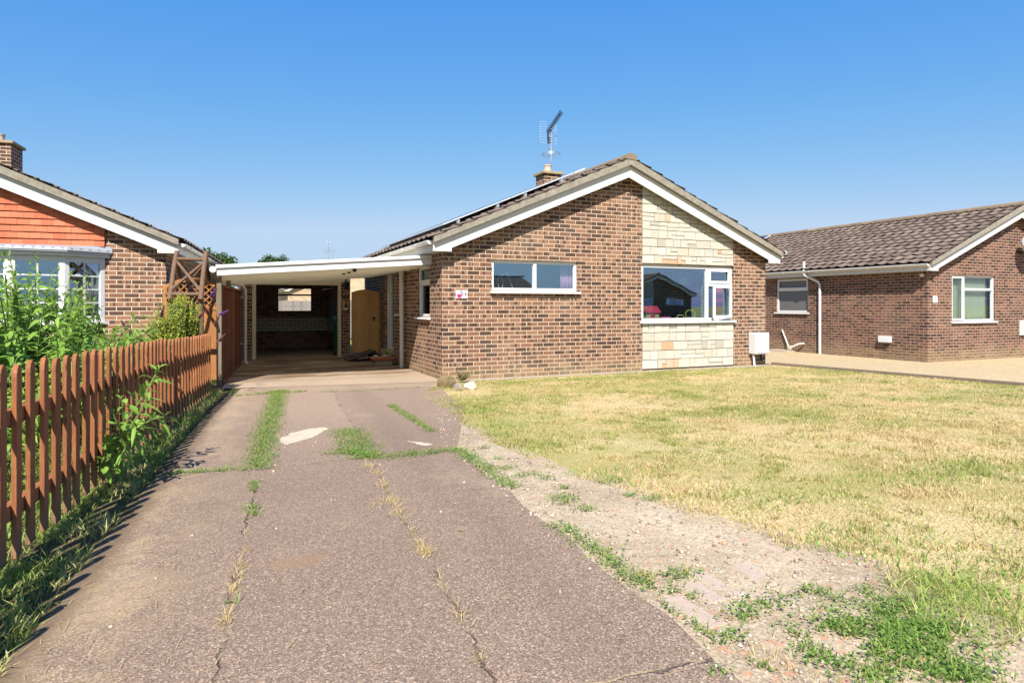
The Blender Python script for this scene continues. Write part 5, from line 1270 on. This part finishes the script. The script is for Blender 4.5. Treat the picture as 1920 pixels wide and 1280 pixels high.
MB().tube([(0, 0, -.05), (0, -.2, -.05), (0, -.28, .08)], .018, 8).build('bracket', M['black'], sd2, smooth=True)
MB().tube([cc_ - ax * .03 - Vector((0, 0, .2)), cc_ + ax * .3 - Vector((0, 0, .12))], .010, 6).build('feed_arm', M['black'], sd2); MB().box(-.14, -.06, -.62, -.55, .12, .2).build('receiver', M['black'], sd2, bevel=.01)
ub = thing('utility_box', 'pale grey utility box low on the front of the right bungalow, at the picture edge', 'utility box', (20.15, RY, .66))
MB().box(-.17, .17, -.05, -.002, -.21, .21).build('box', M['upvc_dull'], ub, bevel=.01); MB().box(-.15, .15, -.056, -.0505, -.19, .19).build('lid', M['upvc_dull'], ub)
bl_ = thing('window_blind', 'pale cream slatted blind behind the front window of the right bungalow', 'blind', (RX, RY, 0))
sl_ = MB()
for i in range(26): sl_.add([(x, y, .93 + i * .042 + z) for z in (0, .004) for y, zz in ((.17, 0), (.20, 0)) for x in (1.0, 2.72)], BOXF)
sl_.box(1.0, 2.72, .215, .222, .93, 2.02)
sl_.build('slats', M['blind'], bl_)
rp_ = thing('solar_array', 'small dark blue solar panel high on the far end of the right bungalow roof', 'solar panels', (RX, RY, -.04))
lies(1.9, 3.3, 8.3, 10.9, .12, .16).build('solar_panel', M['alu'], rp_); lies(1.93, 3.27, 8.33, 10.87, .161, .164).build('cells', M['solar'], rp_)
vc = thing('roof_vent', 'white vent cowl on the tiled slope of the right bungalow', 'vent', (RX + 1.05, RY + 5.6, -.04))
MB().tube([(0, 0, zr(1.05)), (0, 0, zr(1.05) + .12)], .05, 12).build('vent_pipe', M['white'], vc); MB().tube([(-.02, -.16, zr(1.05) + .15), (-.02, .16, zr(1.05) + .15)], .055, 12).build('cowl', M['white'], vc)

# ------------------------------------------------------------------ behind: rear fence, pale bungalow, trees
rfn = thing('board_fence', 'grey vertical board fence seen through the garage window', 'fence', (2.5, 25.0, 0))
b_ = MB()
for i in range(70): b_.box(-7 + i * .15, -7 + i * .15 + .14, 0, .02, .02, 1.45 + random.uniform(-.01, .01))
b_.build('boards', M['greyfence'], rfn); MB().box(-7, 3.5, .022, .06, 1.2, 1.28).build('rail', M['greyfence'], rfn)
rear = thing('pale_bungalow', 'pale buff bungalow far behind the garage', 'house', (3.66, 42.7, 0))
shell(rear, ML, M['brick_pale'], [(4.6, 5.8, .95, 2.05)], []); roof_parts(rear, ML); chimney(rear, 3.1, 3.0, .44, .44, 3.6, 4.15, M['brick_pale'])
window(rear, TF, 4.6, 5.8, .95, 2.05, muls=(5.2,), glass_='glass')
ra = thing('tv_aerial', 'thin grey aerial mast rising behind the carport roof', 'aerial', (6.55, 45.6, 4.1))
am = MB(); am.tube([(0, 0, -.1), (0, 0, 1.62)], .025, 6); am.tube([(.28, 0, .0), (.28, 0, .9)], .02, 6); am.build('mast', M['steel'], ra)
am = MB(); am.tube([(-.3, 0, .9), (.42, 0, .95)], .018, 6)
for x in (-.3, -.15, .1, .42): am.tube([(x, -.2, .72), (x, .2, 1.1)], .014, 5)
am.tube([(-.22, 0, 1.5), (.2, 0, 1.56)], .016, 5)
for x in (-.22, 0., .2): am.tube([(x, -.15, 1.42), (x, .15, 1.62)], .012, 5)
am.build('boom', M['steel'], ra)
def tree(label, x, y, h_, r, seed, n=4200):
    t = thing('tree', label, 'tree', (x, y, 0)); rn = random.Random(seed)
    tk = MB(); tk.tube([(0, 0, -.1), (.05, 0, h_ * .3), (0, .05, h_ * .55), (.1, 0, h_ * .8)], [.22, .17, .12, .05], 10)
    cl = []
    for i in range(16):
        a = rn.uniform(0, 6.28); q = Vector((math.cos(a) * rn.uniform(.25, .85) * r, math.sin(a) * rn.uniform(.25, .85) * r, h_ - r * .9 + rn.uniform(-.6, .75) * r)); cl.append((q, rn.uniform(.25, .42) * r))
        tk.tube([(0, 0, h_ * .45), tuple(Vector((0, 0, h_ * .5)).lerp(q, .5) + Vector((0, 0, .1))), tuple(q)], [.07, .045, .015], 6)
    cl.append((Vector((0, 0, h_ - .35 * r)), .35 * r))
    tk.build('trunk', M['bark'], t, smooth=True)
    P = []; 
    for q, rr in cl:
        m = n // len(cl); d = RNG.normal(size=(m, 3)); d /= np.linalg.norm(d, axis=1, keepdims=True); P.append(np.array(q) + d * (rr * RNG.random((m, 1)) ** .45))
    P = np.concatenate(P); m = len(P); s_ = RNG.uniform(.09, .17, m); V, F = leaf_arr(P, rand_unit(m, -.2), RNG.normal(size=(m, 3)), s_, s_ * .7, .3 * np.ones(m)); mesh_np('crown', V, F, M['tree_leaf'], t)
p = 37; tree('bushy green tree above the eave of the left bungalow', 37 * (SA - .462 * CA), 37 * (CA + .462 * SA), 4.35, 1.15, 3)
tree('round green tree top showing over the middle of the carport roof', 44 * (SA - .367 * CA), 44 * (CA + .367 * SA), 4.66, 1.5, 9)

# ------------------------------------------------------------------ across the street (seen mirrored in the window panes)
for x, y, rz, lab in ((36.5, -23.0, math.pi, 'brick bungalow across the street mirrored in the big window'), (16.4, -27.5, -math.pi / 2, 'brick bungalow across the street mirrored in the small window'), (-10.5, -26.0, math.pi, 'brick bungalow across the street mirrored in the bow window')):
    c = copy_tree(main); c.location = (x, y, -.15); c.rotation_euler = (0, 0, rz); c['label'] = lab
